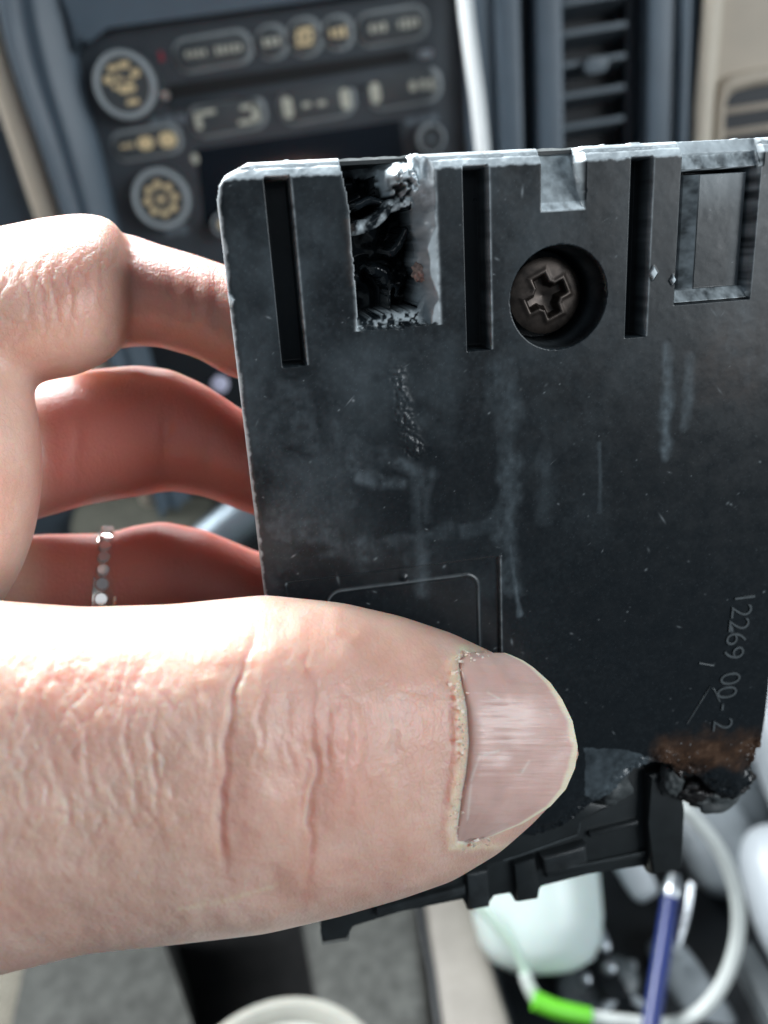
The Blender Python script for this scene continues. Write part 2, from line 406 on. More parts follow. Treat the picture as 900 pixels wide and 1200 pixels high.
# ---- lower dash, floor and console
ZC = at(750, 1100, .42)[2]
def hz(px, py, h=0.):
    r = RC @ cray(px, py); t = (ZC + h - CAM[2]) / r[2]; return CAM + r * t
floor = bm_obj('floor', prism_bm([(-.8, -.6), (.8, -.6), (.8, .9), (-.8, .9)], ZC - .12, ZC - .10, lambda u, v, t: (u, v, t)), simple('dark_floor_carpet', (.02, .021, .022), .95, .4, 60, .003)); floor['kind'] = 'structure'
console = empty('centre_console', 'black open storage console full of clutter below the module', 'console', Matrix.Translation(Vw(hz(750, 1100))))
def hframe(h): return lambda u, v, t: (u, v, ZC + h + t)
def hpart(name, pxs, h0, h1, mat, root, bevel=.002):
    pts = [tuple(hz(x, y, h1)[:2]) for x, y in pxs]
    return under(bm_obj(name, prism_bm(pts, h0, h1, lambda u, v, t: (u, v, ZC + t), bevel, 3), mat, None, angle=35), root)
hpart('bin_floor', [(380, 700), (1150, 650), (1150, 1500), (480, 1500)], -.05, -.012, M_black, console)
hpart('divider', [(905, 1085), (925, 1080), (1010, 1250), (985, 1260)], -.012, .02, M_black, console)
hpart('divider', [(655, 1080), (688, 1070), (740, 1165), (712, 1170)], -.012, .001, M_black, console)
hpart('holder_wall', [(860, 1110), (880, 1100), (970, 1230), (930, 1250)], -.012, .004, simple('worn_grey_plastic', (.13, .15, .16), .4, .3, 60, .0005), console, bevel=.003)
hpart('side_wall', [(505, 1000), (548, 1000), (640, 1330), (560, 1330)], -.05, .030, M_black, console, bevel=.006)
# padded armrest left of the bin: fabric, seam, vinyl strip
arm = empty('armrest', 'grey fabric armrest with a beige vinyl edge and dark stitched seam under the thumb', 'armrest', Matrix.Translation(Vw(hz(330, 1150))))
def soft(name, pxs, h0, h1, mat, bev): return under(bm_obj(name, prism_bm([tuple(hz(x, y, h1)[:2]) for x, y in pxs], h0, h1, lambda u, v, t: (u, v, ZC + t), bev, 5), mat, None, angle=60), arm)
soft('vinyl_edge', [(482, 960), (528, 960), (640, 1330), (528, 1330)], -.05, .034, M_leather, .009)
soft('fabric_pad', [(330, 960), (478, 960), (524, 1330), (395, 1330)], -.05, .030, M_carpet, .010)
soft('fabric_pad', [(60, 960), (150, 960), (180, 1075), (192, 1150), (225, 1200), (280, 1330), (-20, 1330)], -.05, .028, M_carpet, .006)
seam = [hz(x, y, .031) for x, y in ((478, 960), (489, 1040), (498, 1100), (506, 1140), (514, 1200), (535, 1330))]
for k, p in enumerate(catmull(seam, 16)[::2]):
    q = Vw(p); bm = bmesh.new(); bmesh.ops.create_uvsphere(bm, u_segments=8, v_segments=6, radius=.0028)
    o = bm_obj('stitch', bm, M_black, None, smooth=True) if k == 0 else link(bpy.data.objects.new('stitch', st_me))
    if k == 0: st_me = o.data
    else: bm.free()
    o.matrix_world = Matrix.Translation(q) @ Matrix.Rotation(.25, 4, 'Z') @ Matrix.Diagonal((.75, 1.7, .7, 1)); under(o, arm)
# seat corner far left
seat = bm_obj('seat_cushion', prism_bm([tuple(hz(x, y, .02)[:2]) for x, y in [(-300, 1000), (62, 1000), (38, 1130), (22, 1200), (0, 1330), (-300, 1330)]], -.08, .02, lambda u, v, t: (u, v, ZC + t), .006, 4), simple('grey_beige_woven_cloth', (.30, .28, .23), .9, .5, 500, .002), angle=60)
tag(seat, 'grey beige woven seat cushion edge in the bottom left corner', 'seat')
pip = tube('seat_piping', catmull([hz(x, y, .024) for x, y in ((66, 1000), (42, 1130), (24, 1200), (4, 1330))], 8), .0026, M_black); pip.parent = seat
# pale round lid at the bottom edge
c0 = at(322, 1315, .30); Mz = Matrix.Translation(Vw(c0))
r0 = 148 * .30 / F
lid = lathe('cup_lid', [(0, -.004), (r0 * .80, -.004), (r0 * .83, -.001), (r0 * .90, .0015), (r0 * .97, .0005), (r0, -.003), (r0 * .99, -.010), (r0 * .93, -.05), (r0 * .88, -.09), (0, -.09)], Mz, simple('pale_cup_plastic', (.36, .36, .32), .45, .15, 60, .0004, sss=.1))
tag(lid, 'pale round cup lid peeping in at the bottom edge', 'cup lid')

# ---- clutter in the console bin
# mint-white tub: rounded base toward the camera
bx = nrm(W(cray(700, 990) * .44) - W(cray(622, 1070) * .40)); A0 = W(cray(628, 1056) * .40)
ax_up = nrm(RC @ np.array((-.05, .97, -.35))); ax_x = nrm(np.cross(ax_up, (0, -1, .3))); ax_y = np.cross(ax_up, ax_x)
rt = 76 * .40 / F
tub = lathe('plastic_tub', [(0, -.030), (rt * .55, -.029), (rt * .78, -.025), (rt * .92, -.017), (rt * .985, -.006), (rt, .006), (rt * 1.03, .06), (rt * 1.05, .062), (rt * .98, .060), (rt * .95, 0), (0, -.02)], axes(A0, ax_x, ax_y, ax_up), M_mint)
tag(tub, 'pale mint white plastic tub with rounded base under the module connector', 'tub')
# charging cable with a green sleeve
cab = empty('charging_cable', 'white charging cable looped in the console with a bright green sleeve', 'cable', Matrix.Translation(Vw(at(820, 1180, .36))))
cp = [(540, 1040, .37), (575, 1078, .37), (598, 1105, .37), (613, 1135, .37), (622, 1160, .368), (640, 1180, .366), (680, 1190, .365), (740, 1198, .364), (785, 1200, .363), (820, 1185, .362), (848, 1150, .36), (864, 1100, .358), (863, 1050, .355), (845, 1000, .352), (815, 960, .35), (790, 938, .35), (750, 900, .36)]
cw = catmull([at(*c) for c in cp], 10)
o = tube('jacket', cw[32:], .0030, M_white, None, 16); under(o, cab)
o = tube('thin_lead', cw[:46], .0019, simple('pale_green_lead', (.62, .78, .66), .4, .1, 60, 0), None, 12); under(o, cab)
gs = catmull([at(626, 1172, .362), at(650, 1182, .361), at(676, 1188, .361), at(692, 1191, .361)], 8)
o = tube('green_sleeve', gs, np.linspace(.0042, .0036, len(gs)), simple('bright_green_rubber', (.14, .56, .03), .4, .08, 60, 0), None, 16); under(o, cab)
# pen
pen = empty('pen', 'navy blue pen with silver end standing among the console clutter', 'pen', Matrix.Translation(Vw(at(768, 1200, .34))))
pa, pb = at(757, 1240, .345), at(786, 1052, .385)
under(tube('barrel', [pa + (pb - pa) * t for t in np.linspace(0, 1, 8)], .0040, simple('navy_pen_plastic', (.014, .028, .14), .3, .08, 40, 0)), pen)
pc = at(790, 1025, .39)
under(tube('ferrule', [pb + (pc - pb) * t for t in np.linspace(-.02, 1, 6)], np.array([.0038, .0042, .0042, .0036, .003, .0024]), M_silver), pen)
cl = [at(810, 1035, .385), at(806, 1065, .38), at(800, 1090, .377), at(794, 1106, .375)]
under(tube('pocket_clip', catmull(cl, 6), .0016, M_silver, None, 10), pen)
# white plug body, grey bottle, pale bottle at the edge
def blob(name, px, py, d, rx, ry, rz, mat, label, cat, rot=0., n=2.6, seg=(28, 18)):
    """rounded box lying in the console"""
    bm = bmesh.new(); bmesh.ops.create_uvsphere(bm, u_segments=seg[0], v_segments=seg[1], radius=1)
    for v in bm.verts:
        c = v.co; s = (abs(c.x) ** n + abs(c.y) ** n + abs(c.z) ** n) ** (-1 / n); v.co = Vector((c.x * s * rx, c.y * s * ry, c.z * s * rz))
    o = bm_obj(name, bm, mat, None, smooth=True)
    o.matrix_world = cam.matrix_world @ Matrix.Translation(Vw(cray(px, py) * d)) @ Matrix.Rotation(rot, 4, 'Z') @ Matrix.Rotation(-.6, 4, 'X')
    return tag(o, label, cat)
M_wht = simple('white_plastic', (.55, .60, .64), .35, .06, 40, .0001)
M_gry = simple('pale_grey_plastic', (.24, .27, .29), .4, .3, 40, .0004)
blob('charger_plug', 742, 1022, .41, .0075, .014, .006, M_wht, 'small white charger plug just left of the pen tip', 'plug', .55, 4)
blob('grey_bottle', 838, 985, .44, .020, .028, .015, M_gry, 'crumpled pale grey plastic bottle right of the cable loop', 'bottle', .3, 2.8)
blob('grey_pouch', 866, 935, .47, .020, .03, .012, simple('mid_grey_vinyl', (.20, .23, .25), .45, .25, 50, .001), 'mid grey pouch behind the burnt corner of the module', 'pouch', -.3, 2.3)
blob('white_bottle', 925, 1055, .40, .019, .036, .018, M_wht, 'bluish white bottle cut by the right edge of the photo', 'bottle', .08, 2.6)
blob('paper_cup', 935, 890, .45, .021, .05, .02, M_wht, 'white paper cup behind the right edge of the module', 'cup', .1, 3)
blob('brass_fitting', 885, 993, .43, .005, .006, .004, simple('brass_yellow_metal', (.55, .36, .10), .35, .2, 40, 0, metal=.8), 'small brass coloured fitting beside the grey bottle', 'fitting', 0, 3)
blob('grey_adapter', 815, 1165, .405, .0105, .030, .008, M_gry, 'scuffed grey adapter lying right of the navy pen', 'adapter', .62, 4)
blob('phone_mount', 850, 1195, .42, .012, .035, .008, simple('dark_grey_adapter', (.10, .12, .125), .4, .4, 80, .001), 'dark grey scuffed clip inside the cable loop', 'clip', .6, 4)
for px, py, rot, rx, ry, nm, lb, ct, mt in (
        (702, 1096, .45, .0036, .0085, 'foil_wrapper', 'small crumpled silver foil scrap below the tub edge', 'foil scrap', M_silver),
        (690, 1110, .1, .0042, .0042, 'brown_crumb', 'brown crumb beside the silver foil scrap', 'crumb', simple('rust_brown_crumb', (.16, .08, .035), .6, .3, 200, 0)),
        (713, 1133, .6, .0035, .0038, 'small_screw', 'shiny small screw in the middle of the bin', 'screw', M_silver),
        (686, 1146, .2, .0030, .0034, 'small_screw', 'shiny small screw nearest the green sleeve', 'screw', M_silver),
        (740, 1131, .2, .0026, .0026, 'small_screw', 'dull small screw nearest the navy pen', 'screw', M_gry),
        (718, 1171, -1.15, .0022, .0100, 'white_stick', 'longer white paper sliver above the white cable', 'paper sliver', M_wht),
        (746, 1173, 1.2, .0022, .0058, 'white_stick', 'shorter white paper sliver beside the navy pen', 'paper sliver', M_wht),
        (793, 1115, .5, .0028, .0028, 'small_bead', 'tiny pale bead at the end of the pen clip', 'bead', M_gry)):
    blob(nm, px, py, .40, rx, ry, .0025, mt, lb, ct, rot, 2.6, (16, 10))
blob('coin_tray', 700, 1152, .412, .021, .012, .004, simple('grey_tray_plastic', (.11, .13, .14), .35, .4, 60, .0005), 'flat grey dish under the loose screws', 'dish', .2, 2.4)
# things glimpsed between the fingers
gl = at(262, 622, .46); gh = at(320, 575, .46); gd = nrm(gh - gl)
tub2 = tube('metal_tube', [gl - gd * .05 + gd * t for t in np.linspace(0, .16, 10)], .0135, simple('brushed_blue_grey_metal', (.26, .31, .35), .5, .2, 50, .0001, metal=1))
tag(tub2, 'shiny silver tube glimpsed between the middle and ring fingers', 'tube')
o = blob('olive_pouch', 175, 605, .47, .045, .022, .012, simple('olive_grey_cloth', (.09, .09, .07), .8, .3, 60, .001), 'olive grey cloth pouch glimpsed above the ring', 'pouch', .15, 3)
x, z, t = dp(257, 452, .004)
lamp_b = under(lathe('round_stud', [(0, 0), (.0045, 0), (.0045, .003), (.003, .0045), (0, .005)], axes((x, YD, z), (1, 0, 0), (0, 0, 1), (0, -1, 0)), simple('pale_violet_stud', (.62, .62, .80), .3, .1, 40, 0)), dash)
dpart('lower_panel', poly_px([(150, 350), (900, 290), (950, 800), (240, 900)]), -.03, -.002, M_black, bevel=.003)

# ================================================================== MODULE
Rm = nrm((.983, .112, -.142)); Dm = np.array((.05, -.945, -.324)); Dm = nrm(Dm - Rm * (Dm @ Rm)); Um = -Dm; Nm = np.cross(Rm, Um)
Am = cray(560, 300) * .077
def uv(px, py, z=0.):
    r = cray(px, py); o = Am + Nm * z * .001; t = (o @ Nm) / (r @ Nm); d = r * t - o
    return d @ Rm * 1000, d @ Um * 1000
MM = cam.matrix_world @ axes(Am, Rm, Um, Nm)
mod = empty('control_module', 'scuffed black plastic control module with a burnt hole and melted connector held in the hand', 'control module', MM)

def plastic(nt, p):
    at_ = N(nt, 'ShaderNodeAttribute', _attribute_name='wear_light'); sep = nt.nodes.new('ShaderNodeSeparateColor')
    nt.links.new(at_.outputs['Color'], sep.inputs[0])
    tc = N(nt, 'ShaderNodeTexCoord')
    n1 = N(nt, 'ShaderNodeTexNoise', Scale=450., Detail=8., Roughness=.7); nt.links.new(tc.outputs['Object'], n1.inputs['Vector'])
    n2 = N(nt, 'ShaderNodeTexNoise', Scale=2600., Detail=3.); nt.links.new(tc.outputs['Object'], n2.inputs['Vector'])
    c = mixc(nt, sep.outputs[0], (.0075, .0105, .013), (.150, .190, .215))
    rust = ramp(nt, n1.outputs['Fac'], [(.3, (.022, .013, .009)), (.52, (.075, .036, .018)), (.8, (.20, .115, .07))])
    c = mixc(nt, sep.outputs[1], c, rust)
    c = mixc(nt, sep.outputs[2], c, (.66, .74, .78))
    nt.links.new(c, p.inputs['Base Color'])
    r = N(nt, 'ShaderNodeMapRange'); nt.links.new(n1.outputs['Fac'], r.inputs[0])
    r.inputs[1].default_value = .3; r.inputs[2].default_value = .7; r.inputs[3].default_value = .27; r.inputs[4].default_value = .40
    m = N(nt, 'ShaderNodeMath', _operation='MULTIPLY'); nt.links.new(r.outputs[0], m.inputs[0])
    m2 = N(nt, 'ShaderNodeMath', _operation='SUBTRACT'); m2.inputs[0].default_value = 1.0
    m3 = N(nt, 'ShaderNodeMath', _operation='MULTIPLY'); m3.inputs[1].default_value = .65
    nt.links.new(at_.outputs['Alpha'], m3.inputs[0]); nt.links.new(m3.outputs[0], m2.inputs[1]); nt.links.new(m2.outputs[0], m.inputs[1])
    nt.links.new(m.outputs[0], p.inputs['Roughness'])
    p.inputs['Specular IOR Level'].default_value = .32
    bump(nt, p, n2.outputs['Fac'], .15, .00002)
M_plastic = node_mat('scuffed_black_plastic', plastic)
M_plain = simple('black_module_plastic', (.013, .0165, .018), .40, .35, 250, .00006)

G = .1                                                     # grid pitch in mm
u0, u1, v0, v1 = -24.2, 36.5, -72.0, 9.6
us = np.arange(u0, u1 + G / 2, G); vs = np.arange(v0, v1 + G / 2, G)
U, Vv = np.meshgrid(us, vs); SH = U.shape
cells = lambda mm: (max(2, int((v1 - v0) / mm)), max(2, int((u1 - u0) / mm)))
wob = fbm2(SH, cells(2.5), 4, 11) - .5; fine = fbm2(SH, cells(.7), 3, 21) - .5; mid = fbm2(SH, cells(6), 5, 31); vfine = fbm2(SH, cells(.35), 2, 41) - .5
# outline: straight sides, rounded upper left corner, melted lower edge
low = [uv(*p) for p in ((560, 975), (640, 984), (678, 962), (692, 950), (708, 944), (722, 934), (735, 915), (752, 900), (772, 895), (786, 900), (793, 908), (800, 918), (806, 910), (822, 916), (836, 930), (850, 938), (864, 944), (876, 938), (884, 922), (888, 900), (893, 872))]
outl = [(-20.9, 9.35), (-21.6, 9.0), (-22.2, 8.75), (-23.0, 8.3), (-23.6, 7.5), (-23.9, 6.4), (-23.95, -2), (-24.0, -66.0)] + [(a, b) for a, b in low] + [(36.2, -58), (36.2, 9.35)]
ins = inside(U + wob * .25 * (Vv < -58), Vv + wob * 1.0 * (Vv < -58) + fine * .22 * (Vv > 8.6), outl)
ed = seg_dist(U, Vv, outl, True)
H = wob * .035 + fine * .005
# soft rounded rim
r_ = .75; e = np.clip(ed, 0, r_); H -= (r_ - np.sqrt(np.maximum(r_ ** 2 - (r_ - e) ** 2, 0))) * .8
# top chamfer with a parting line and abrasion
ch = np.clip(Vv - (7.95 + wob * .15), 0, None); H -= ch * .75 + (ch > 0) * fine * .25
H -= .22 * np.exp(-((Vv - 8.75 - wob * .2) / .09) ** 2)
def cut(mask, depth): # lower H to depth under the mask
    global H
    H = H * (1 - mask) + np.minimum(H, depth) * mask
for a, b in ((-19.55, -17.35), (-1.2, 1.1), (15.35, 17.45)):
    wl = 1 - np.clip((a - U) / .10 + .5, 0, 1); wr = 1 - np.clip((U - b) / .18 + .5, 0, 1)
    wv = np.clip((Vv + 8.9) / .15 + .5, 0, 1) * np.clip((7.95 - Vv) / .15 + .5, 0, 1)
    cut(np.minimum(np.minimum(wl, wr), wv), -3.2)
# notch: chamfered lower lip, floor leaning back to the sky
mk = box01(U, Vv, 6.42 + fine * .1, 10.72 + fine * .1, 3.75 + fine * .2, 30, .12); cut(mk, -np.clip((Vv - 3.7) * 1.5, 0, .9) - np.clip(Vv - 4.3, 0, 9) * .62 + fine * .12)
# screw well
rr = np.hypot(U - 8.2, Vv + 4.5); cut(np.clip((4.74 - rr) / .55 + .5, 0, 1), -6.0)
# latch recess at the right
mk = box01(U, Vv, 20.6, 28.75, -6.0, 8.05, .15); cut(mk, -5.0)
blk = np.clip((U - 21.95) / .12, 0, 1) * np.clip((28.55 - U) / .25, 0, 1) * np.clip((Vv + 4.9) / .12, 0, 1) * np.clip((6.35 - Vv) / .12, 0, 1)
bt_ = -1.45 - .9 * np.clip(23.3 - U, 0, 2) + wob * .05
H = np.where(blk > 0, np.maximum(H, -5 + blk * (bt_ + 5)), H)
lip = box01(U, Vv, 20.6, 28.75, -6.0, -4.75, .12); H = np.where(lip > .5, np.minimum(0, -.2 - (Vv + 6.0) * .95) + fine * .15, H)
tl = box01(U, Vv, 20.6, 29.2, 6.6, 9.6, .12); H = np.where(tl > .5, np.minimum(H, -.15 - np.clip(Vv - 6.6, 0, 3) * .62 + fine * .2 + wob * .2), H)
H = np.where((tl > .5) & (H < -3), -.6 - (Vv - 6.6) * .62 + fine * .2, H)
# label pocket and embossed inner frame
lp = box01(U, Vv, -21.5, 1.7, -60, -31.3, .12); H -= .28 * lp
fr = rrect(-9.05, -41, 16.7, 15.8, 1.6, 6); fd = seg_dist(U, Vv, fr, True); H += .14 * np.exp(-(fd / .16) ** 2)
H += .16 * np.exp(-((U - 1.7) / .18) ** 2) * (Vv < -31.3) * (Vv > -60)
pb_ = uv(474, 678); H += .25 * np.exp(-(((U - pb_[0]) / .35) ** 2 + ((Vv - pb_[1]) / .35) ** 2))
# pitted drip
dr = [uv(*p) for p in ((466, 438), (470, 470), (474, 500), (484, 526))]; dd = seg_dist(U, Vv, dr); dm = sstep(1.5, .2, dd + wob * 1.2)
H += dm * (.10 + vfine * .28)
# char and bubbling along the melted edge
cm = sstep(3.2, 0, seg_dist(U, Vv, low)) * (U > 6); H += cm * ((fbm2(SH, cells(2.2), 4, 77) - .5) * 1.7 + vfine * .25) - cm * .6 * (Vv < -62)
# the burnt hole
hl, hr = -12.0 + np.interp(Vv, [-6.2, -3, 2, 5, 8, 9.5], [-.15, .05, 0, .1, -.35, -.5]) + fine * .25 + wob * .5, -4.0 + fine * .12
hmask = np.clip((U - hl) / .12 + .5, 0, 1) * np.clip((hr - U) / .12 + .5, 0, 1) * np.clip((Vv + 6.05 + fine * .7) / .12 + .5, 0, 1)
hw = np.clip((-4.0 - U) / np.maximum(1.5 + wob * 1.5 + .5 * np.exp(-((Vv + 4.5) / 1.6) ** 2) + .5 * np.exp(-((Vv - 6) / 2) ** 2), .5), 0, 1)                        # right wall leans into the hole
flo = np.where(hw < 1, -.15 - hw * 2.9 + wob * .5, -9.5)
flo = flo + sstep(.25, .8, fbm2(SH, cells(2.2), 2, 91)) * 2.0
cb = fbm2(SH, cells(.5), 2, 52)
cr = sstep(1.0, .3, np.hypot((U + 6.4 + wob) / 2.9, (Vv - 7.2 + wob * 1.2) / 2.7)); flo = np.where(cr > .02, np.maximum(flo, -5 + cr * 3.9 + (cb - .5) * 2.4 * cr), flo)
def strand(pts, rad, top):
    global flo
    d = seg_dist(U, Vv, [uv(*p) for p in pts]) + wob * .45
    m = d < rad; flo = np.where(m, np.maximum(flo, top - rad + np.sqrt(np.maximum(rad ** 2 - d ** 2, 0)) * 1.3 + vfine * .12), flo); return m
S1 = strand([(420, 268), (440, 262), (452, 252), (462, 240), (485, 236), (505, 240)], .62, -2.6)
S2 = strand([(424, 240), (440, 232), (455, 236)], .35, -3.2)
S3 = strand([(484, 270), (476, 288), (468, 296)], .45, -3.5)
S4 = strand([(466, 372), (466, 345), (470, 336), (476, 340), (474, 350)], .22, -4.5)
S5 = strand([(420, 385), (440, 384), (462, 378), (485, 376), (500, 378)], .9, -1.4)
S6 = strand([(505, 352), (498, 366), (488, 376)], .5, -1.6)
S7 = strand([(452, 318), (462, 322), (468, 334)], .7, -5.5)
H = H * (1 - hmask) + np.minimum(H, flo) * hmask
H = np.where(hmask > .5, np.minimum(flo, H), H)
# ---- wear colours: R dust and painted falloff, G rust, B abrasion, residue, painted highlights, A gloss
deep = np.clip(-H / 2.5, 0, 1)
dust = .03 + .34 * np.clip((mid - .38) * 2.2, 0, 1) + .5 * np.clip(vfine + .02, 0, 1) * .22
big = fbm2(SH, (5, 4), 4, 63)
dust *= .35 + 1.1 * sstep(.35, .62, big)
sheen_fade = np.clip(sstep(30, -20, U) * .75 + sstep(-45, 5, Vv) * .35, .06, 1.1) * (.35 + .65 * sstep(-55, -15, Vv)) * .58; dust *= sheen_fade  # thins the dust to lower right, painting in the face's sheen falloff
vstr = .25 + 1.4 * (fbm2(SH, (10, 60), 3, 71) - .12)
def streak(pts, wid, amt, soft=1.):
    global dust
    d = seg_dist(U, Vv, [uv(*p) for p in pts]) + wob * wid * 1.7 + fine * .35
    dust = np.maximum(dust, 1.4 * amt * sstep(wid * 1.1, wid * .1, d) * np.clip(vstr, 0, 1.3) * (.8 + fine * 1.2))
streak([(590, 430), (592, 520), (596, 600), (600, 690)], 1.9, .22)
streak([(780, 405), (782, 470), (779, 535)], 1.0, .34); streak([(808, 420), (806, 470), (800, 500)], .8, .24); streak([(703, 520), (703, 600)], .45, .30)
streak([(490, 560), (492, 640), (494, 690)], 1.6, .20); streak([(420, 560), (470, 567)], 1.2, .34); streak([(340, 600), (420, 640)], 3.5, .20); streak([(470, 545), (500, 560), (498, 610)], 1.1, .26)
streak([(598, 640), (604, 690), (610, 720)], .5, .4); streak([(640, 470), (640, 600)], 2.2, .10); streak([(330, 480), (420, 540)], 4.5, .17); streak([(860, 380), (900, 420)], 4, .16)
streak([(380, 650), (480, 630), (580, 612)], 1.2, .16)
sp = rng.random(SH) * 1; dots = np.zeros(SH, np.float32)
for k in range(190):
    cu, cv = rng.uniform(-23, 35), rng.uniform(-58, 7.5); s = abs(rng.normal(0, .05)) + .045; ln = 1 if k % 9 else rng.uniform(2, 5)
    i0, i1 = int((cv - 1.2 - v0) / G), int((cv + 1.2 - v0) / G); j0, j1 = int((cu - .6 - u0) / G), int((cu + .6 - u0) / G)
    i0, j0 = max(i0, 0), max(j0, 0)
    an = rng.normal(0, .9); du, dv = U[i0:i1, j0:j1] - cu, Vv[i0:i1, j0:j1] - cv
    dots[i0:i1, j0:j1] = np.maximum(dots[i0:i1, j0:j1], np.exp(-(((du + dv * an) / s) ** 2 + (dv / (s * ln)) ** 2)) * rng.uniform(.1, .55))
dust += (rng.random(SH) > .982) * rng.random(SH) * .16 + vfine * .06 * (.3 + big)
flap = [uv(*p) for p in ((684, 876), (745, 881), (774, 893), (752, 901), (735, 916), (722, 935), (700, 947), (686, 930))]
fl_ = inside(U + wob, Vv + wob, flap); dust = np.where(fl_, np.maximum(dust, .30 + wob * .5 + fine * .3), dust)
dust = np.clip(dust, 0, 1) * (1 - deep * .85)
white = dots * .55 * (deep < .3)
# abraded edges, mixed with highlights painted on lit walls, chamfers and facets
white = np.maximum(white, sstep(7.9, 8.15, Vv + fine * .5) * (U < 36) * (.45 + fine * .9 + wob * .3))
white = np.maximum(white, sstep(.45, .12, ed + fine * .5) * (U < -20) * .55)
white = np.maximum(white, np.clip(1 - np.abs(rr - 4.75) / .14, 0, 1) * .22 * (.6 + wob))
for b in (-17.2, 1.25, 17.6): white = np.maximum(white, np.exp(-((U - b) / .13) ** 2) * (Vv > -9) * (Vv < 8.2) * (.32 + fine * .6))  # pale lines paint the lit right walls of the slots
white = np.maximum(white, np.exp(-((U - hl) / .25) ** 2) * (Vv > -6.2) * (.4 + wob)); white = np.maximum(white, np.exp(-((U + 4.0) / .2) ** 2) * (Vv > -6.2) * (Vv < 8.2) * (.55 + fine))
white = np.maximum(white, box01(U, Vv, 6.4, 10.72, 3.6, 10, .12) * (.5 + fine * .6) + box01(U, Vv, 6.3, 10.8, 3.6, 4.4, .15) * (.4 + fine))  # notch floor and lip painted pale, as if catching skylight
white = np.maximum(white, (tl > .5) * (.42 + fine * .9)); white = np.maximum(white, (lip > .5) * (.34 + fine * .9))
white = np.maximum(white, ((blk > .02) & (U < 23.3)) * (.42 + fine * .9)); white = np.maximum(white, (blk > .9) * np.maximum(dots * .9, .22 * sstep(1.5, 6.5, Vv) + .18 * sstep(26.5, 28.5, U)))  # lit left facet and the block's bright reflection painted in
white = np.maximum(white, np.exp(-((U - 28.75) / .2) ** 2) * (Vv > -6) * (Vv < 8) * (.4 + fine))
for px, py, s in ((765, 320, .55), (788, 328, .38), (268, 352, .6)):
    cu, cv = uv(px, py); q = sstep(1, .6, (np.abs(U - cu) / s + np.abs(Vv - cv) / (s * 1.5))); white = np.maximum(white, q * .85); H += q * .3
white = np.maximum(white, hmask * (hw < 1) * (hw > 0) * (.55 + wob * .6 + fine * .3)); white = np.maximum(white, hmask * (cr > .1) * np.clip(.35 + (cb - .5) * 3, 0, .85))  # right wall of the hole painted pale as lit; crust is residue
white = np.maximum(white, hmask * (hw < .9) * sstep(2.5, 6., Vv) * (.75 + fine * 1.5))
lab = np.exp(-(fd / .12) ** 2) * (.10 + wob * .2); white = np.maximum(white, lab); white = np.maximum(white, np.exp(-((U - 1.75) / .12) ** 2) * (Vv < -31.3) * (Vv > -45) * (.22 + fine * .4))
white = np.maximum(white, np.exp(-((Vv + 31.3) / .1) ** 2) * (U > -21.5) * (U < 1.8) * .05)
white = np.maximum(white, sstep(7.75, 8.0, Vv + fine * .4) * (U < 36) * (H > -3) * 1.0 * (.8 + wob))  # abraded top edge, with its blown highlight painted in too
white = np.clip(white, 0, 1)
rust = sstep(4.8, .8, seg_dist(U, Vv, [uv(790, 890), uv(840, 885), uv(890, 880)]) + wob * 4 + (U < 22) * (22 - U) * .6 + (mid - .5) * 3) * .68
rust = rust * (1 - sstep(.2, .8, sstep(3.2, .8, seg_dist(U, Vv, [uv(p, q) for p, q in ((840, 915), (865, 930), (880, 920))]))))
rust = np.maximum(rust, np.exp(-((U - hl) / .5) ** 2) * (Vv > -2) * (Vv < 4) * .5); rust = np.maximum(rust, sstep(7, 2, np.hypot(U - uv(865, 420)[0], Vv - uv(865, 420)[1]) + wob * 5) * .16)
white = np.where((rust > .45) & (vfine > .36), np.maximum(white, .35), white)
gloss = np.clip(hmask * (hw >= 1) * (cr < .1) + S1 * hmask + S5 * hmask * 1 + S6 * hmask, 0, 1); gloss = np.maximum(gloss, cm * .35); gloss = np.maximum(gloss, (blk > .5) * (U > 23.3) * .1)
white = np.maximum(white, hmask * (S5 | S6) * np.clip(vfine * 3 + .08, 0, .55)); white = np.maximum(white, hmask * S1 * np.clip(fine * 2 + .15, 0, .7))

# ---- mesh of the front cover, with a skirt along its rim
keep = ins[:-1, :-1] & ins[1:, :-1] & ins[:-1, 1:] & ins[1:, 1:]
idx = np.arange(U.size).reshape(SH)
q = np.stack([idx[:-1, :-1][keep], idx[:-1, 1:][keep], idx[1:, 1:][keep], idx[1:, :-1][keep]], -1)
kp = np.pad(keep, 1); bnd = []
for (dy, dx, c0, c1) in ((-1, 0, (0, 0), (0, 1)), (1, 0, (1, 1), (1, 0)), (0, -1, (1, 0), (0, 0)), (0, 1, (0, 1), (1, 1))):
    nb = kp[1 + dy:kp.shape[0] - 1 + dy, 1 + dx:kp.shape[1] - 1 + dx]
    m = keep & ~nb; yy, xx = np.nonzero(m)
    bnd.append(np.stack([idx[yy + c0[0], xx + c0[1]], idx[yy + c1[0], xx + c1[1]]], -1))
bnd = np.vstack(bnd)
XYZ = np.stack([U, Vv, H], -1).reshape(-1, 3) * .001
bv = np.unique(bnd); lowv = XYZ[bv].copy(); lowv[:, 2] = -.0045
off = len(XYZ); mp = np.zeros(len(XYZ), int); mp[bv] = off + np.arange(len(bv))
q = np.vstack([q, np.stack([bnd[:, 1], bnd[:, 0], mp[bnd[:, 0]], mp[bnd[:, 1]]], -1)])
XYZ = np.vstack([XYZ, lowv])
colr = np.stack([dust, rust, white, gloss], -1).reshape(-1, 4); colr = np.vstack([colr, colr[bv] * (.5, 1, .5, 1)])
used = np.unique(q); re = np.full(len(XYZ), -1); re[used] = np.arange(len(used))
front = mesh_np('front_cover', XYZ[used], re[q], M_plastic, mod)
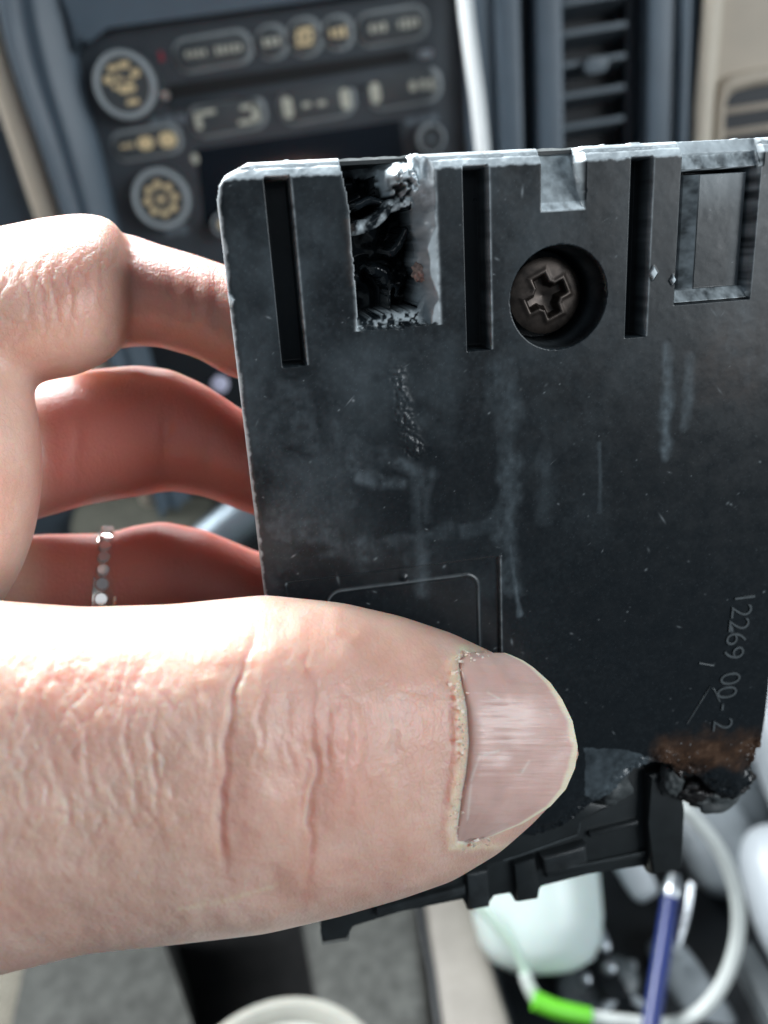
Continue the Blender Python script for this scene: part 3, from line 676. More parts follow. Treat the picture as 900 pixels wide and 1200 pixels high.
ca = front.data.color_attributes.new('wear_light', 'FLOAT_COLOR', 'POINT'); ca.data.foreach_set('color', np.clip(colr[used], 0, 1).astype(np.float32).ravel())

mmf = lambda u, v, t: (u * .001, v * .001, t * .001)
def mpart(name, pts, t0, t1, mat=M_plain, bevel=.0003, parent=mod): return bm_obj(name, prism_bm(pts, t0, t1, mmf, bevel, 2), mat, parent, angle=35)
# back shell behind the cover
bo = [(-20.7, 9.2), (-23.7, 6.5), (-23.7, -66), (12, -66), (18, -60), (34, -62), (35.9, -57), (35.9, 9.2)]
bi = [(-20.3, 8.85), (-23.0, 6.2), (-22.5, -64), (11, -64), (17, -58), (33, -60), (34.6, -56), (34.6, 8.85)]
bm = bmesh.new(); R4 = [[bm.verts.new(mmf(u, v, t)) for u, v in pts] for pts, t in ((bi, -10), (bi, -3.4), (bo, -3.4), (bo, -17))]
for a, b in zip(R4, R4[1:]):
    for i in range(8): bm.faces.new((a[i], a[(i + 1) % 8], b[(i + 1) % 8], b[i]))
bm.faces.new(R4[0]); bm.faces.new(R4[3]); bm_obj('back_shell', bm, M_plain, mod)
ts = np.linspace(-20.8, 35.9, 120); jt = (np.random.default_rng(3).random((120, 2)) - .5) * .16
M_rim_line = simple('abraded_rim_highlight', (.55, .57, .56), .6, .35, 900, .0002)
bm_obj('bright_rim_strip', prism_bm([(u, 9.42 + a) for u, a in zip(ts, jt[:, 0])] + [(u, 9.05) for u in ts[::-1]], -5.2, -3.6, mmf, 0), M_rim_line, mod, angle=40)  # added strip, draws the bright line of the lit, abraded top rim
# screw in its well
scx, scy = 7.9, -4.45
def screw_mat(nt, p):
    tc = N(nt, 'ShaderNodeTexCoord'); n = N(nt, 'ShaderNodeTexNoise', Scale=900., Detail=5.); nt.links.new(tc.outputs['Object'], n.inputs['Vector'])
    nt.links.new(ramp(nt, n.outputs['Fac'], [(.3, (.022, .018, .016)), (.7, (.07, .056, .048))]), p.inputs['Base Color'])
    p.inputs['Metallic'].default_value = .75; p.inputs['Roughness'].default_value = .42
M_screw = node_mat('blackened_screw_steel', screw_mat)
ng = 91; sr = 3.85; g1 = np.linspace(-sr, sr, ng); SX, SY = np.meshgrid(g1, g1); rs = np.hypot(SX, SY)
an = math.radians(24); cx_, cy_ = SX * math.cos(an) + SY * math.sin(an), -SX * math.sin(an) + SY * math.cos(an)
dcross = np.minimum(np.maximum(np.abs(cx_) - 2.15, np.abs(cy_) - .70), np.maximum(np.abs(cy_) - 2.15, np.abs(cx_) - .70))
dcross = np.minimum(dcross, rs - 1.35)
SH_ = -3.3 + .75 * np.sqrt(np.maximum(1 - (rs / (sr * 1.02)) ** 2, 0)) + .10 * np.exp(-((dcross - .22) / .25) ** 2)
SH_ -= sstep(.05, -.35, dcross) * (1.35 - .28 * rs)
kk = rs < sr * 1.001; k4 = kk[:-1, :-1] & kk[1:, :-1] & kk[:-1, 1:] & kk[1:, 1:]; id2 = np.arange(ng * ng).reshape(ng, ng)
q2 = np.stack([id2[:-1, :-1][k4], id2[:-1, 1:][k4], id2[1:, 1:][k4], id2[1:, :-1][k4]], -1); us2 = np.unique(q2); re2 = np.full(ng * ng, -1); re2[us2] = np.arange(len(us2))
mesh_np('screw', np.stack([SX + scx, SY + scy, SH_], -1).reshape(-1, 3)[us2] * .001, re2[q2], M_screw, mod)
# copper coloured bead in the burnt hole
bu, bvv = uv(493, 318, -2.5); bm = bmesh.new(); bmesh.ops.create_icosphere(bm, subdivisions=4, radius=.00095)
for v in bm.verts: v.co *= 1 + .16 * (math.sin(v.co.x * 9000) * math.sin(v.co.y * 8000 + 1) + .5 * math.sin(v.co.z * 15000)); v.co += Vector((bu, bvv, -2.0)) * .001
bm_obj('solder_bead', bm, simple('dull_copper', (.42, .30, .26), .5, .3, 2500, .0001, metal=.3), mod, smooth=True)
# lettering moulded on the cover: reads downward
M_emb = simple('scuffed_lettering_highlight', (.06, .072, .078), .5, .4, 900, 0)
def text(s, u, v, size, rot, name):
    c = bpy.data.curves.new(name, 'FONT'); c.body = s; c.size = size * .001; c.align_x = 'CENTER'; c.align_y = 'CENTER'; c.extrude = .00005; c.offset = -.00005; c.space_character = 1.12
    o = bpy.data.objects.new(name, c); COL.objects.link(o)
    me = bpy.data.meshes.new_from_object(o.evaluated_get(bpy.context.evaluated_depsgraph_get())); bpy.data.objects.remove(o)
    me.materials.clear(); me.materials.append(M_emb)
    o = link(bpy.data.objects.new(name, me), mod); o.matrix_local = Matrix.Translation((u * .001, v * .001, .00008)) @ Matrix.Rotation(rot, 4, 'Z'); return o
for ch_, px, py in (('1', 871, 700), ('2', 867, 716), ('2', 864, 732), ('6', 861, 748), ('9', 858, 765), ('0', 854, 795), ('0', 850, 811), ('-', 849, 828), ('2', 845, 849)):
    a_, b_ = uv(px, py); text(ch_, a_, b_, 3.9, -math.pi / 2 - .02, 'embossed_digit')
def ridge(name, pts, wd):
    P = [uv(*p) for p in pts]; d = catmull([(x, y, .02) for x, y in P], 4) * .001 if len(P) > 2 else np.array([(*P[0], .02), (*P[1], .02)]) * .001
    V, Q = tube_np(d, wd * .001, 8); return mesh_np(name, V, Q, M_emb, mod)
def edge_line(pts, z, wd):  # pale tubes stand in for highlights along the connector edges
    P = np.array([(*uv(*p, z), z) for p in pts]) * .001; V, Q = tube_np(P, wd * .001, 6); mesh_np('edge_highlight', V, Q, M_emb, mod)
edge_line([(590, 1008), (610, 1002), (677, 978)], -2.7, .10); edge_line([(677, 978), (681, 958)], -2.6, .09); edge_line([(376, 1090), (378, 1106), (408, 1101), (411, 1083)], -5.2, .08); edge_line([(640, 1021), (690, 1012), (757, 998)], -4.5, .07)
ridge('embossed_tick', [(819, 777), (836, 780)], .13)
V, Q = tube_np(np.array([(*uv(805, 848), .0), (*uv(819, 825), .02), (*uv(832, 804), .02), (*uv(837, 808), .02), (*uv(843, 822), .0)]) * .001, .00011, 8); mesh_np('embossed_arrow', V, Q, M_emb, mod)
# connector body below the cover
def pz(pts, z): return [uv(x, y, z) for x, y in pts]
mpart('connector_shroud', pz([(376, 1090), (378, 1106), (408, 1101), (411, 1083), (470, 1068), (545, 1050), (548, 1068), (573, 1064), (576, 1047), (600, 1043), (604, 1058), (626, 1055), (632, 1036), (690, 1024), (757, 1011), (760, 1025), (797, 1018), (802, 945), (788, 890), (600, 890), (376, 1000)], -5), -13, -5, bevel=.0004)
mpart('connector_step', pz([(560, 1018), (610, 1002), (676, 978), (680, 958), (720, 945), (640, 930), (540, 960)], -2.5), -5.5, -2.5, bevel=.0004)
mpart('connector_rib', pz([(640, 1021), (690, 1012), (757, 998), (757, 1003), (690, 1018), (640, 1028)], -4.6), -5.5, -4.4, bevel=.0002)
mpart('connector_post', pz([(757, 905), (778, 898), (792, 905), (800, 945), (797, 1015), (760, 1022), (757, 960)], -4.2), -5.5, -3.4, bevel=.0005)
mpart('connector_tab', pz([(602, 1012), (626, 1004), (632, 1040), (630, 1052), (606, 1056)], -4.3), -5.5, -4.0, bevel=.0003)
M_conn = simple('worn_connector_plastic', (.022, .026, .028), .32, .6, 300, .0001)
mpart('connector_rib', pz([(440, 1072), (545, 1046), (545, 1036), (440, 1062)], -4.6), -5.5, -4.2, M_conn, .0003)
mpart('connector_rib', pz([(690, 975), (748, 960), (748, 966), (690, 981)], -4.6), -5.5, -4.3, M_conn, .0003)
mpart('connector_block', pz([(632, 1000), (684, 985), (686, 1006), (636, 1020)], -4.6), -5.5, -3.6, M_conn, .0005)
mpart('connector_tab', pz([(546, 1024), (572, 1018), (574, 1062), (550, 1067)], -4.3), -5.5, -4.1, M_conn, .0004)
# melted lumps on the post
def lump(name, px, py, z, r, seed, mat, sc=(1, 1, 1)):
    bm = bmesh.new(); bmesh.ops.create_icosphere(bm, subdivisions=4, radius=1); u_, v_ = uv(px, py, z)
    P = np.array([v.co for v in bm.verts]); nn = vnoise3(P * 1.7 + 20, seed) - .5 + .5 * (vnoise3(P * 4.5 + 20, seed + 1) - .5)
    for v, k in zip(bm.verts, nn): c = v.co * (1 + .9 * float(k)); v.co = Vector(((c.x * sc[0] * r + u_) * .001, (c.y * sc[1] * r + v_) * .001, (c.z * sc[2] * r + z) * .001))
    return bm_obj(name, bm, mat, mod, smooth=True)
M_char = simple('charred_plastic', (.014, .013, .013), .32, .6, 500, .0002)
M_grey = simple('grey_melted_plastic', (.05, .058, .06), .42, .4, 400, .0002)
lump('melted_lump', 812, 925, -3.5, 2.2, 5, M_char, (1.3, .8, .8)); lump('melted_lump', 786, 912, -3.2, 2.0, 6, M_grey, (.8, 1.4, .6)); lump('melted_lump', 860, 918, -2.2, 2.0, 8, M_char, (1.3, .8, .7)); lump('melted_lump', 838, 932, -5, 2.2, 9, M_grey, (1.5, 1, .6))
lump('melted_lump', 714, 915, -1.8, 2.4, 12, M_grey, (1.2, 1.3, .5))

# ================================================================== HAND
def interp_st(st, px):
    st = np.array(st, float); g = np.arange(st[0, 0], st[-1, 0] + 1, 1.); out = []
    for c in range(1, st.shape[1]):
        y = np.interp(g, st[:, 0], st[:, c])
        if c <= 4:
            k = 10; w_ = np.hanning(2 * k + 3)[1:-1]; w_ /= w_.sum()
            ys = np.convolve(np.pad(y, k, mode='reflect', reflect_type='odd'), w_, 'valid'); y = ys
        out.append(np.interp(px, g, y))
    return out
TH = [(-420, 640, 1250, .078, .020), (-200, 668, 1190, .074, .017), (-60, 695, 1160, .073, .0150), (0, 704, 1143, .073, .0140), (100, 711, 1118, .0735, .0132), (200, 708, 1108, .0745, .0130), (310, 697, 1095, .0765, .0132), (400, 706, 1074, .079, .0128), (470, 722, 1054, .0813, .0120), (530, 742, 1033, .0833, .0112),
      (585, 768, 1000, .0848, .0104), (625, 792, 965, .0862, .0092), (650, 818, 938, .0872, .0078), (668, 848, 910, .088, .0055), (677, 878, 888, .0885, .002)]
IA = [(-420, 420, 700, .098, .014), (-200, 345, 560, .095, .0115), (-100, 288, 500, .092, .011), (0, 265, 458, .091, .0106), (50, 255, 447, .091, .0106), (90, 250, 440, .0915, .0104), (118, 252, 428, .0923, .0098), (138, 262, 414, .0935, .0086), (149, 288, 398, .095, .006), (156, 335, 350, .096, .002)]
IB = [(70, 285, 420, .100, .008), (120, 272, 412, .099, .0088), (155, 275, 406, .099, .0086), (185, 286, 406, .099, .0084), (230, 299, 419, .0995, .0082), (268, 312, 441, .100, .0080), (320, 328, 455, .100, .008), (400, 348, 465, .100, .0078), (460, 372, 468, .0995, .007), (490, 400, 445, .099, .003)]
MI = [(-420, 460, 720, .103, .013), (-100, 436, 640, .105, .0105), (0, 448, 620, .105, .0098), (48, 446, 607, .105, .0094), (100, 434, 592, .105, .0092), (160, 428, 582, .1052, .0092), (200, 433, 575, .1055, .0088), (240, 451, 582, .106, .0086), (285, 481, 599, .1065, .0084), (340, 500, 620, .107, .0084), (420, 518, 640, .107, .008), (480, 545, 632, .107, .0068), (508, 580, 600, .107, .0025)]
RI = [(-420, 600, 860, .108, .0125), (-100, 634, 800, .112, .0100), (0, 629, 790, .112, .0094), (60, 626, 784, .112, .0092), (125, 625, 780, .112, .0091), (158, 616, 775, .112, .0092), (190, 611, 770, .112, .009), (240, 621, 772, .1125, .0086), (300, 646, 790, .113, .0084), (380, 664, 800, .113, .008), (440, 690, 798, .113, .0068), (466, 730, 760, .113, .0025)]
PI_ = [(-420, 720, 960, .110, .012), (-100, 795, 940, .117, .009), (100, 792, 922, .1185, .0082), (200, 796, 915, .119, .008), (300, 815, 915, .1195, .0075), (350, 845, 900, .1195, .006), (368, 868, 882, .1195, .002)]
PA = [(-900, 500, 1020, .104, .022), (-640, 520, 1010, .103, .0205), (-520, 480, 1060, .101, .019), (-380, 430, 1110, .098, .019), (-240, 470, 1060, .096, .018), (-130, 560, 950, .096, .014), (-80, 650, 850, .098, .006)]
h = .00055
x0, x1, y0, y1, z0, z1 = -.133, .028, -.062, .050, .052, .131
gx = np.arange(x0, x1, h); gy = np.arange(y0, y1, h); gz = np.arange(z0, z1, h)    # gz is depth from the lens
vol = np.full((len(gx), len(gy), len(gz)), .02, np.float32)
def smin(a, b, k):
    t = np.clip(.5 + .5 * (b - a) / k, 0, 1); return b * (1 - t) + a * t - k * t * (1 - t)
def add_body(st, p=2., k=.0016):
    zc = [s[3] for s in st]; zs0, zs1 = min(s[3] - s[4] for s in st) - .006, max(s[3] + s[4] for s in st) + .006
    pa, pb2 = st[0][0], st[-1][0]; ya, yb = min(s[1] for s in st), max(s[2] for s in st)
    bx0 = min((pa - 450) / F * z for z in (zs0, zs1)) - .006; bx1 = max((pb2 - 450) / F * z for z in (zs0, zs1)) + .006
    by0 = min((600 - yb) / F * z for z in (zs0, zs1)) - .006; by1 = max((600 - ya) / F * z for z in (zs0, zs1)) + .006
    a = np.searchsorted(gx, (bx0, bx1)); b = np.searchsorted(gy, (by0, by1)); c = np.searchsorted(gz, (zs0, zs1))
    sl = (slice(*a), slice(*b), slice(*c))
    X = gx[sl[0]][:, None, None]; Y = gy[sl[1]][None, :, None]; Z = gz[sl[2]][None, None, :]
    px = 450 + F * X / Z; py = 600 - F * Y / Z
    t, bt, zz, dd = interp_st(st, px)
    hh = np.maximum((bt - t) / 2, 3); cc = (bt + t) / 2; dd = np.maximum(dd, .001)
    rho = (np.abs((py - cc) / hh) ** p + np.abs((Z - zz) / dd) ** p) ** (1 / p)
    f = (rho - 1) * np.minimum(hh * Z / F, dd)
    f = f + np.maximum(px - pb2, 0) * Z / F * 1.5 + np.maximum(pa - px, 0) * Z / F * 1.5
    vol[sl] = smin(vol[sl], f.astype(np.float32), k)
add_body(PA, 2.3)
for b in (PI_, RI, MI, IB): add_body(b, 2.15)
add_body(IA, 2.1, .0012)
# heel of the thumb / web, the pale lump at the left edge
X = gx[:, None, None]; Y = gy[None, :, None]; Z = gz[None, None, :]; px = 450 + F * X / Z; py = 600 - F * Y / Z
f = (np.sqrt(((px + 76) / 126) ** 2 + ((py - 545) / 205) ** 2 + ((Z - .0895) / .013) ** 2) - 1) * .0105
vol = smin(vol, f.astype(np.float32), .0018)
add_body(TH, 2.25, .0025)
# ---- surface nets
S = vol < 0
ac = np.zeros(tuple(n - 1 for n in vol.shape), np.int8)
for i in (0, 1):
    for j in (0, 1):
        for k in (0, 1): ac += S[i:S.shape[0] - 1 + i, j:S.shape[1] - 1 + j, k:S.shape[2] - 1 + k]
cells_ = np.argwhere((ac > 0) & (ac < 8)); cid = np.full(ac.shape, -1, np.int32); cid[tuple(cells_.T)] = np.arange(len(cells_))
cor = {(i, j, k): vol[cells_[:, 0] + i, cells_[:, 1] + j, cells_[:, 2] + k] for i in (0, 1) for j in (0, 1) for k in (0, 1)}
acc = np.zeros((len(cells_), 3)); cnt = np.zeros(len(cells_))
for a in cor:
    for d in range(3):
        if a[d] == 0:
            b = list(a); b[d] = 1; b = tuple(b); m = (cor[a] < 0) != (cor[b] < 0); t = np.where(m, cor[a] / (cor[a] - cor[b] + 1e-12), 0)
            P = np.tile(np.array(a, float), (len(cells_), 1)); P[:, d] += t; acc += P * m[:, None]; cnt += m
vt = cells_ + acc / np.maximum(cnt, 1)[:, None]
hv = np.stack([x0 + vt[:, 0] * h, y0 + vt[:, 1] * h, -(z0 + vt[:, 2] * h)], -1)
fq = []
for d in range(3):
    e1, e2 = [(1, 2), (2, 0), (0, 1)][d]
    a = [slice(None)] * 3; b = [slice(None)] * 3; a[d] = slice(0, -1); b[d] = slice(1, None)
    A_, B_ = S[tuple(a)], S[tuple(b)]; ch_ = A_ != B_
    ii_ = np.argwhere(ch_); m = np.ones(len(ii_), bool)
    for e_ in (e1, e2): m &= (ii_[:, e_] > 0) & (ii_[:, e_] < S.shape[e_] - 1)
    ii_ = ii_[m]; fl = A_[tuple(ii_.T)]
    def c_(o1, o2):
        J = ii_.copy(); J[:, e1] -= o1; J[:, e2] -= o2; return cid[tuple(J.T)]
    qd = np.stack([c_(1, 1), c_(0, 1), c_(0, 0), c_(1, 0)], -1); qd[fl] = qd[fl][:, ::-1]; fq.append(qd)
fq = np.vstack(fq); fq = fq[(fq >= 0).all(1)]
# light Laplacian smoothing, then one subdivision for the creases
ee = np.vstack([fq[:, [0, 1]], fq[:, [1, 2]], fq[:, [2, 3]], fq[:, [3, 0]]])
deg = np.bincount(ee.ravel(), minlength=len(hv)).astype(float)
for it in range(4):
    sm = np.stack([np.bincount(ee[:, 0], hv[ee[:, 1], c], len(hv)) + np.bincount(ee[:, 1], hv[ee[:, 0], c], len(hv)) for c in range(3)], -1)
    hv = hv + .55 * (sm / np.maximum(deg, 1)[:, None] - hv)
def subdivide(v, f):
    e = np.vstack([f[:, [0, 1]], f[:, [1, 2]], f[:, [2, 3]], f[:, [3, 0]]]); es = np.sort(e, 1); key = es[:, 0].astype(np.int64) * len(v) + es[:, 1]
    u_, inv = np.unique(key, return_inverse=True); n = len(v); em = (v[u_ // n] + v[u_ % n]) / 2; fc = v[f].mean(1)
    nf = len(f); E_ = inv.reshape(4, nf) + n; Cc = n + len(u_) + np.arange(nf)
    q_ = [np.stack([f[:, k], E_[k], Cc, E_[(k - 1) % 4]], -1) for k in range(4)]
    return np.vstack([v, em, fc]), np.vstack(q_)
def smooth_v(v, f, it, lam=.5):
    e = np.vstack([f[:, [0, 1]], f[:, [1, 2]], f[:, [2, 3]], f[:, [3, 0]]]); dg_ = np.bincount(e.ravel(), minlength=len(v)).astype(float)
    for _ in range(it):
        s_ = np.stack([np.bincount(e[:, 0], v[e[:, 1], c], len(v)) + np.bincount(e[:, 1], v[e[:, 0], c], len(v)) for c in range(3)], -1)
        v = v + lam * (s_ / np.maximum(dg_, 1)[:, None] - v)
    return v
def normals(v, f):
    n_ = np.cross(v[f[:, 2]] - v[f[:, 0]], v[f[:, 3]] - v[f[:, 1]]); o = np.stack([np.bincount(f.ravel(), np.repeat(n_[:, c], 4), len(v)) for c in range(3)], -1)
    return o / np.maximum(np.linalg.norm(o, axis=1), 1e-20)[:, None]
hv, fq = subdivide(hv, fq); hv = smooth_v(hv, fq, 3)
# second subdivision only would be heavy; split just the faces of the thumb seen by the lens
nn = normals(hv, fq)
if (nn * (hv - hv.mean(0))).sum() < 0: fq = fq[:, ::-1]; nn = -nn
px = 450 - F * hv[:, 0] / hv[:, 2]; py = 600 + F * hv[:, 1] / hv[:, 2]
facing = (nn * -hv).sum(1) / np.linalg.norm(hv, axis=1)
isth = (-hv[:, 2] < np.interp(px, [s[0] for s in TH], [s[3] for s in TH]) + .004) & (py > 660)
fm = sstep(.05, .35, facing) * isth
disp = np.zeros(len(hv))
J = (vnoise3(np.stack([px / 30, py / 30, 0 * px], -1) + 7, 3) - .5) * 10; jx = (vnoise3(np.stack([px / 9, py / 9, 0 * px], -1) + 7, 4) - .5) * 4
CN = vnoise3(np.stack([px / 60, py / 26, 0 * px], -1) + 7, 6)
def crease(pts, wd, dep, mask, side=0.):
    global disp
    P = catmull(pts, 5); d = seg_dist(px + J * 1.1 + jx * .9, py, [tuple(p) for p in P]); end = min(pts[0][1], pts[-1][1]), max(pts[0][1], pts[-1][1])
    rp = min(70, (end[1] - end[0]) * .4); L = np.clip((py - end[0]) / rp, 0, 1) * np.clip((end[1] - py) / rp, 0, 1) * (.35 + 1.2 * CN)
    disp -= mask * L * (dep * np.exp(-(d / wd) ** 2) - .35 * dep * np.exp(-((d - wd * 2.2) / (wd * 1.6)) ** 2))
crease([(300, 725), (290, 760), (278, 800), (268, 850), (262, 930), (262, 1000), (270, 1060)], 3.4, .00025, fm)
crease([(300, 725), (290, 760), (278, 800), (268, 850), (262, 930), (262, 1000), (270, 1060)], 15, .00022, fm)
crease([(360, 725), (362, 790), (369, 850), (372, 900), (366, 970), (358, 1062)], 13, .00014, fm)
for pts in ([(284, 780), (276, 850), (274, 900)], [(250, 800), (246, 870), (250, 940)], [(254, 930), (253, 1000)], [(380, 800), (384, 860), (386, 920)], [(356, 860), (359, 930), (352, 990)], [(312, 780), (306, 850), (302, 920)], [(340, 850), (342, 930)], [(408, 800), (412, 880), (408, 960)], [(460, 800), (466, 880), (462, 950)]): crease(pts, 3.0, .00010, fm)
crease([(360, 725), (362, 790), (369, 850), (372, 900), (366, 970), (358, 1062)], 2.8, .00015, fm)
for pts, d_ in (([(190, 790), (180, 850), (183, 920), (178, 980)], .00020), ([(155, 800), (150, 870), (158, 930), (155, 990)], .00022), ([(118, 800), (104, 860), (108, 930), (116, 985)], .00022), ([(75, 820), (62, 880), (82, 950), (70, 1010)], .00018), ([(215, 760), (232, 800), (228, 860), (240, 930)], .00014), ([(40, 850), (30, 920), (45, 980)], .00016),
                ([(430, 840), (433, 880), (428, 940)], .00010), ([(490, 850), (494, 900), (488, 960)], .00008), ([(330, 770), (335, 840), (330, 900)], .00007)): crease(pts, 3.2, d_ * .62, fm)
# diagonal net of skin folds over the base of the thumb
P3 = np.stack([px, py, np.zeros_like(px)], -1)
wx, wy = px + (vnoise3(P3 / 40 + 3, 8) - .5) * 34, py + (vnoise3(P3 / 40 + 3, 9) - .5) * 34
net = np.minimum(np.abs(((wx * .9 + wy * .42) / 19) % 1 - .5), np.abs(((wx * .95 - wy * .50) / 23) % 1 - .5))
nm_ = fm * sstep(262, 190, px) * sstep(740, 800, py) * (sstep(1060, 960, py) * .85 + .2)
disp -= nm_ * .00014 * np.exp(-(net / .065) ** 2) * (.4 + 1.2 * vnoise3(P3 / 22 + 3, 14))
disp += fm * (vnoise3(P3 / 14 + 3, 10) - .5) * .00013 * sstep(560, 500, px) + fm * (vnoise3(P3 / 45 + 3, 15) - .5) * .00035 * sstep(560, 480, px)
nk = isth < 1; nk = nk * sstep(.1, .4, facing) * sstep(150, 120, px) * sstep(285, 315, py) * sstep(430, 390, py); disp -= nk * .00013 * np.exp(-(net / .08) ** 2) * (.3 + 1.2 * vnoise3(P3 / 22 + 3, 14))
# index knuckle folds and joint folds of the other fingers
isx = (~isth) * sstep(.1, .4, facing) * (py < 470)
J = J * .5
for pts, d_ in (([(28, 315), (34, 350), (36, 392)], .00022), ([(44, 305), (50, 345), (52, 400)], .00026), ([(62, 325), (66, 355), (70, 395)], .00020), ([(80, 330), (84, 360), (84, 392)], .00018), ([(112, 290), (120, 330), (118, 372)], .00016)): crease(pts, 3.4, d_ * .45, isx * (px < 150))
for pts in ([(196, 300), (204, 350), (200, 400)], [(222, 305), (228, 350), (224, 405)], [(250, 315), (254, 370), (252, 430)]): crease(pts, 7, .00014, isx * (px > 150))
ism = (~isth) * sstep(.1, .4, facing) * (py > 430)
for pts in ([(205, 440), (196, 500), (190, 560)], [(250, 470), (246, 520), (240, 580)], [(95, 450), (90, 520), (86, 585)]): crease(pts, 8, .00018, ism)
hv = hv + nn * disp[:, None]
# nail bed: skin under the nail plate pressed back, folds raised round it
NR = np.array([(765, 592), (768, 600), (774, 613), (782, 625), (800, 645), (820, 659), (845, 671), (875, 677), (900, 674), (925, 663), (945, 645), (965, 613), (980, 576), (988, 548)], float)
NL = np.array([(765, 543), (775, 534), (800, 538), (830, 543), (870, 545), (910, 541), (950, 535), (975, 532), (988, 534)], float)
def nail_depth(px, py):
    q_ = (px - 530) / 150.; zc = .0833 + np.where(q_ > 0, .0024 * q_ + .0030 * q_ ** 2, .004 * q_); t = np.clip(np.abs((py - 884) / 132), 0, .9999)
    return zc - .0107 * (1 - t ** 2.4) ** (1 / 2.4) * np.interp(px, [500, 600, 680], [1.06, 1.0, .94])
px = 450 - F * hv[:, 0] / hv[:, 2]; py = 600 + F * hv[:, 1] / hv[:, 2]
nl, nr = np.interp(py, NL[:, 0], NL[:, 1]), np.interp(py, NR[:, 0], NR[:, 1])
ind = np.minimum(np.minimum(px - nl, 900), np.minimum(py - 765, 988 - py))           # px inside the nail (open at the free edge)
mk = sstep(0, 7, ind) * (-hv[:, 2] < .0875) * (px > 500)
tgt = nail_depth(px, py) + .0006; dep = -hv[:, 2]; nd = np.maximum(dep, tgt) * mk + dep * (1 - mk)
rim = np.exp(-((ind + 7) / 7) ** 2) * isth * (facing > .1) * (px < 640) * .00034 * (.6 + .8 * vnoise3(np.stack([px / 12, py / 12, 0 * px], -1) + 5, 31)); nd = nd - rim
hv = hv * (nd / dep)[:, None]
# red, pale and knuckle zones of skin, plus painted backlit red
red = np.clip((vnoise3(hv * 130 + 9, 17) - .35) * 1.4, 0, 1) * .34
for cx2, cy2, rx2, ry2, a2 in ((390, 880, 70, 110, .5), (500, 850, 60, 90, .35), (365, 850, 20, 90, .5), (280, 960, 30, 90, .35), (90, 330, 60, 60, .4)):
    red = np.maximum(red, a2 * np.exp(-((px - cx2) / rx2) ** 2 - ((py - cy2) / ry2) ** 2) * (facing > 0))
for pp in ([(268, 850), (262, 930), (262, 1000)], [(362, 790), (372, 900), (360, 1050)], [(150, 300), (152, 350), (148, 405)]): red = np.maximum(red, .55 * np.exp(-(seg_dist(px, py, pp) / 11) ** 2) * (facing > -.2))
backlit_red = np.where(isth, 0, sstep(425, 470, py) * sstep(20, 70, px)); backlit_red = np.maximum(backlit_red, np.where(isth, 0, .5 * sstep(140, 165, px) * (py < 460)))  # paints the shaded fingers' backlit red glow into the skin colour
dry = np.exp(-((ind + 4) / 5.5) ** 2) * isth * (px < 600) * (.32 + .5 * (vnoise3(np.stack([px / 5, py / 5, 0 * px], -1) + 5, 33) - .3))
dry = np.maximum(dry, .38 * np.exp(-(seg_dist(px, py, [(210, 1066), (262, 1056), (322, 1038)]) / 3) ** 2) * isth)

def skin(nt, p):
    at_ = N(nt, 'ShaderNodeAttribute', _attribute_name='skin'); sep = nt.nodes.new('ShaderNodeSeparateColor'); nt.links.new(at_.outputs['Color'], sep.inputs[0])
    tc = N(nt, 'ShaderNodeTexCoord')
    n1 = N(nt, 'ShaderNodeTexNoise', Scale=220., Detail=6., Roughness=.6); nt.links.new(tc.outputs['Object'], n1.inputs['Vector'])
    base = ramp(nt, n1.outputs['Fac'], [(.3, (.66, .43, .34)), (.7, (.76, .54, .45))])
    c = mixc(nt, sep.outputs[0], base, (.60, .25, .19)); c = mixc(nt, sep.outputs[2], c, (.56, .22, .18)); c = mixc(nt, sep.outputs[1], c, (.78, .70, .50))
    nt.links.new(c, p.inputs['Base Color'])
    p.inputs['Subsurface Weight'].default_value = 1.0; p.inputs['Subsurface Radius'].default_value = (1.0, .24, .12); p.inputs['Subsurface Scale'].default_value = .0036
    p.inputs['Roughness'].default_value = .40; p.inputs['Specular IOR Level'].default_value = .5
    v = N(nt, 'ShaderNodeTexVoronoi', _feature='DISTANCE_TO_EDGE', Scale=1600.); nt.links.new(tc.outputs['Object'], v.inputs['Vector'])
    n2 = N(nt, 'ShaderNodeTexNoise', Scale=1900., Detail=4.); nt.links.new(tc.outputs['Object'], n2.inputs['Vector'])
    vr = ramp(nt, v.outputs['Distance'], [(0, (0, 0, 0)), (.18, (1, 1, 1))])
    cm_ = mixc(nt, vr, (.84, .70, .68), (1, 1, 1)); mm_ = nt.nodes.new('ShaderNodeMix'); mm_.data_type = 'RGBA'; mm_.blend_type = 'MULTIPLY'; mm_.inputs[0].default_value = .14
    nt.links.new(c, mm_.inputs[6]); nt.links.new(cm_, mm_.inputs[7]); nt.links.new(mm_.outputs[2], p.inputs['Base Color'])
    for sc_, st_, ds_ in (((2600., 650., 650.), .5, .00012), ((500., 1500., 2400.), .35, .00009)):
        mpn = N(nt, 'ShaderNodeMapping'); mpn.inputs['Scale'].default_value = sc_; nt.links.new(tc.outputs['Object'], mpn.inputs['Vector'])
        nz = N(nt, 'ShaderNodeTexNoise', Scale=1.0, Detail=3., Distortion=.8); nt.links.new(mpn.outputs[0], nz.inputs['Vector']); bump(nt, p, nz.outputs['Fac'], st_, ds_)
    bump(nt, p, vr, .20, .00008); bump(nt, p, n2.outputs['Fac'], .5, .00014)
M_skin = node_mat('skin', skin)
org = hv[hv[:, 0] < -.12].mean(0) if (hv[:, 0] < -.12).any() else hv.mean(0)
hand = mesh_np('hand', W(hv) - W(org), fq, M_skin); hand.location = Vw(W(org))
ca = hand.data.color_attributes.new('skin', 'FLOAT_COLOR', 'POINT'); ca.data.foreach_set('color', np.clip(np.stack([red, dry, backlit_red, 0 * red + 1], -1), 0, 1).astype(np.float32).ravel())
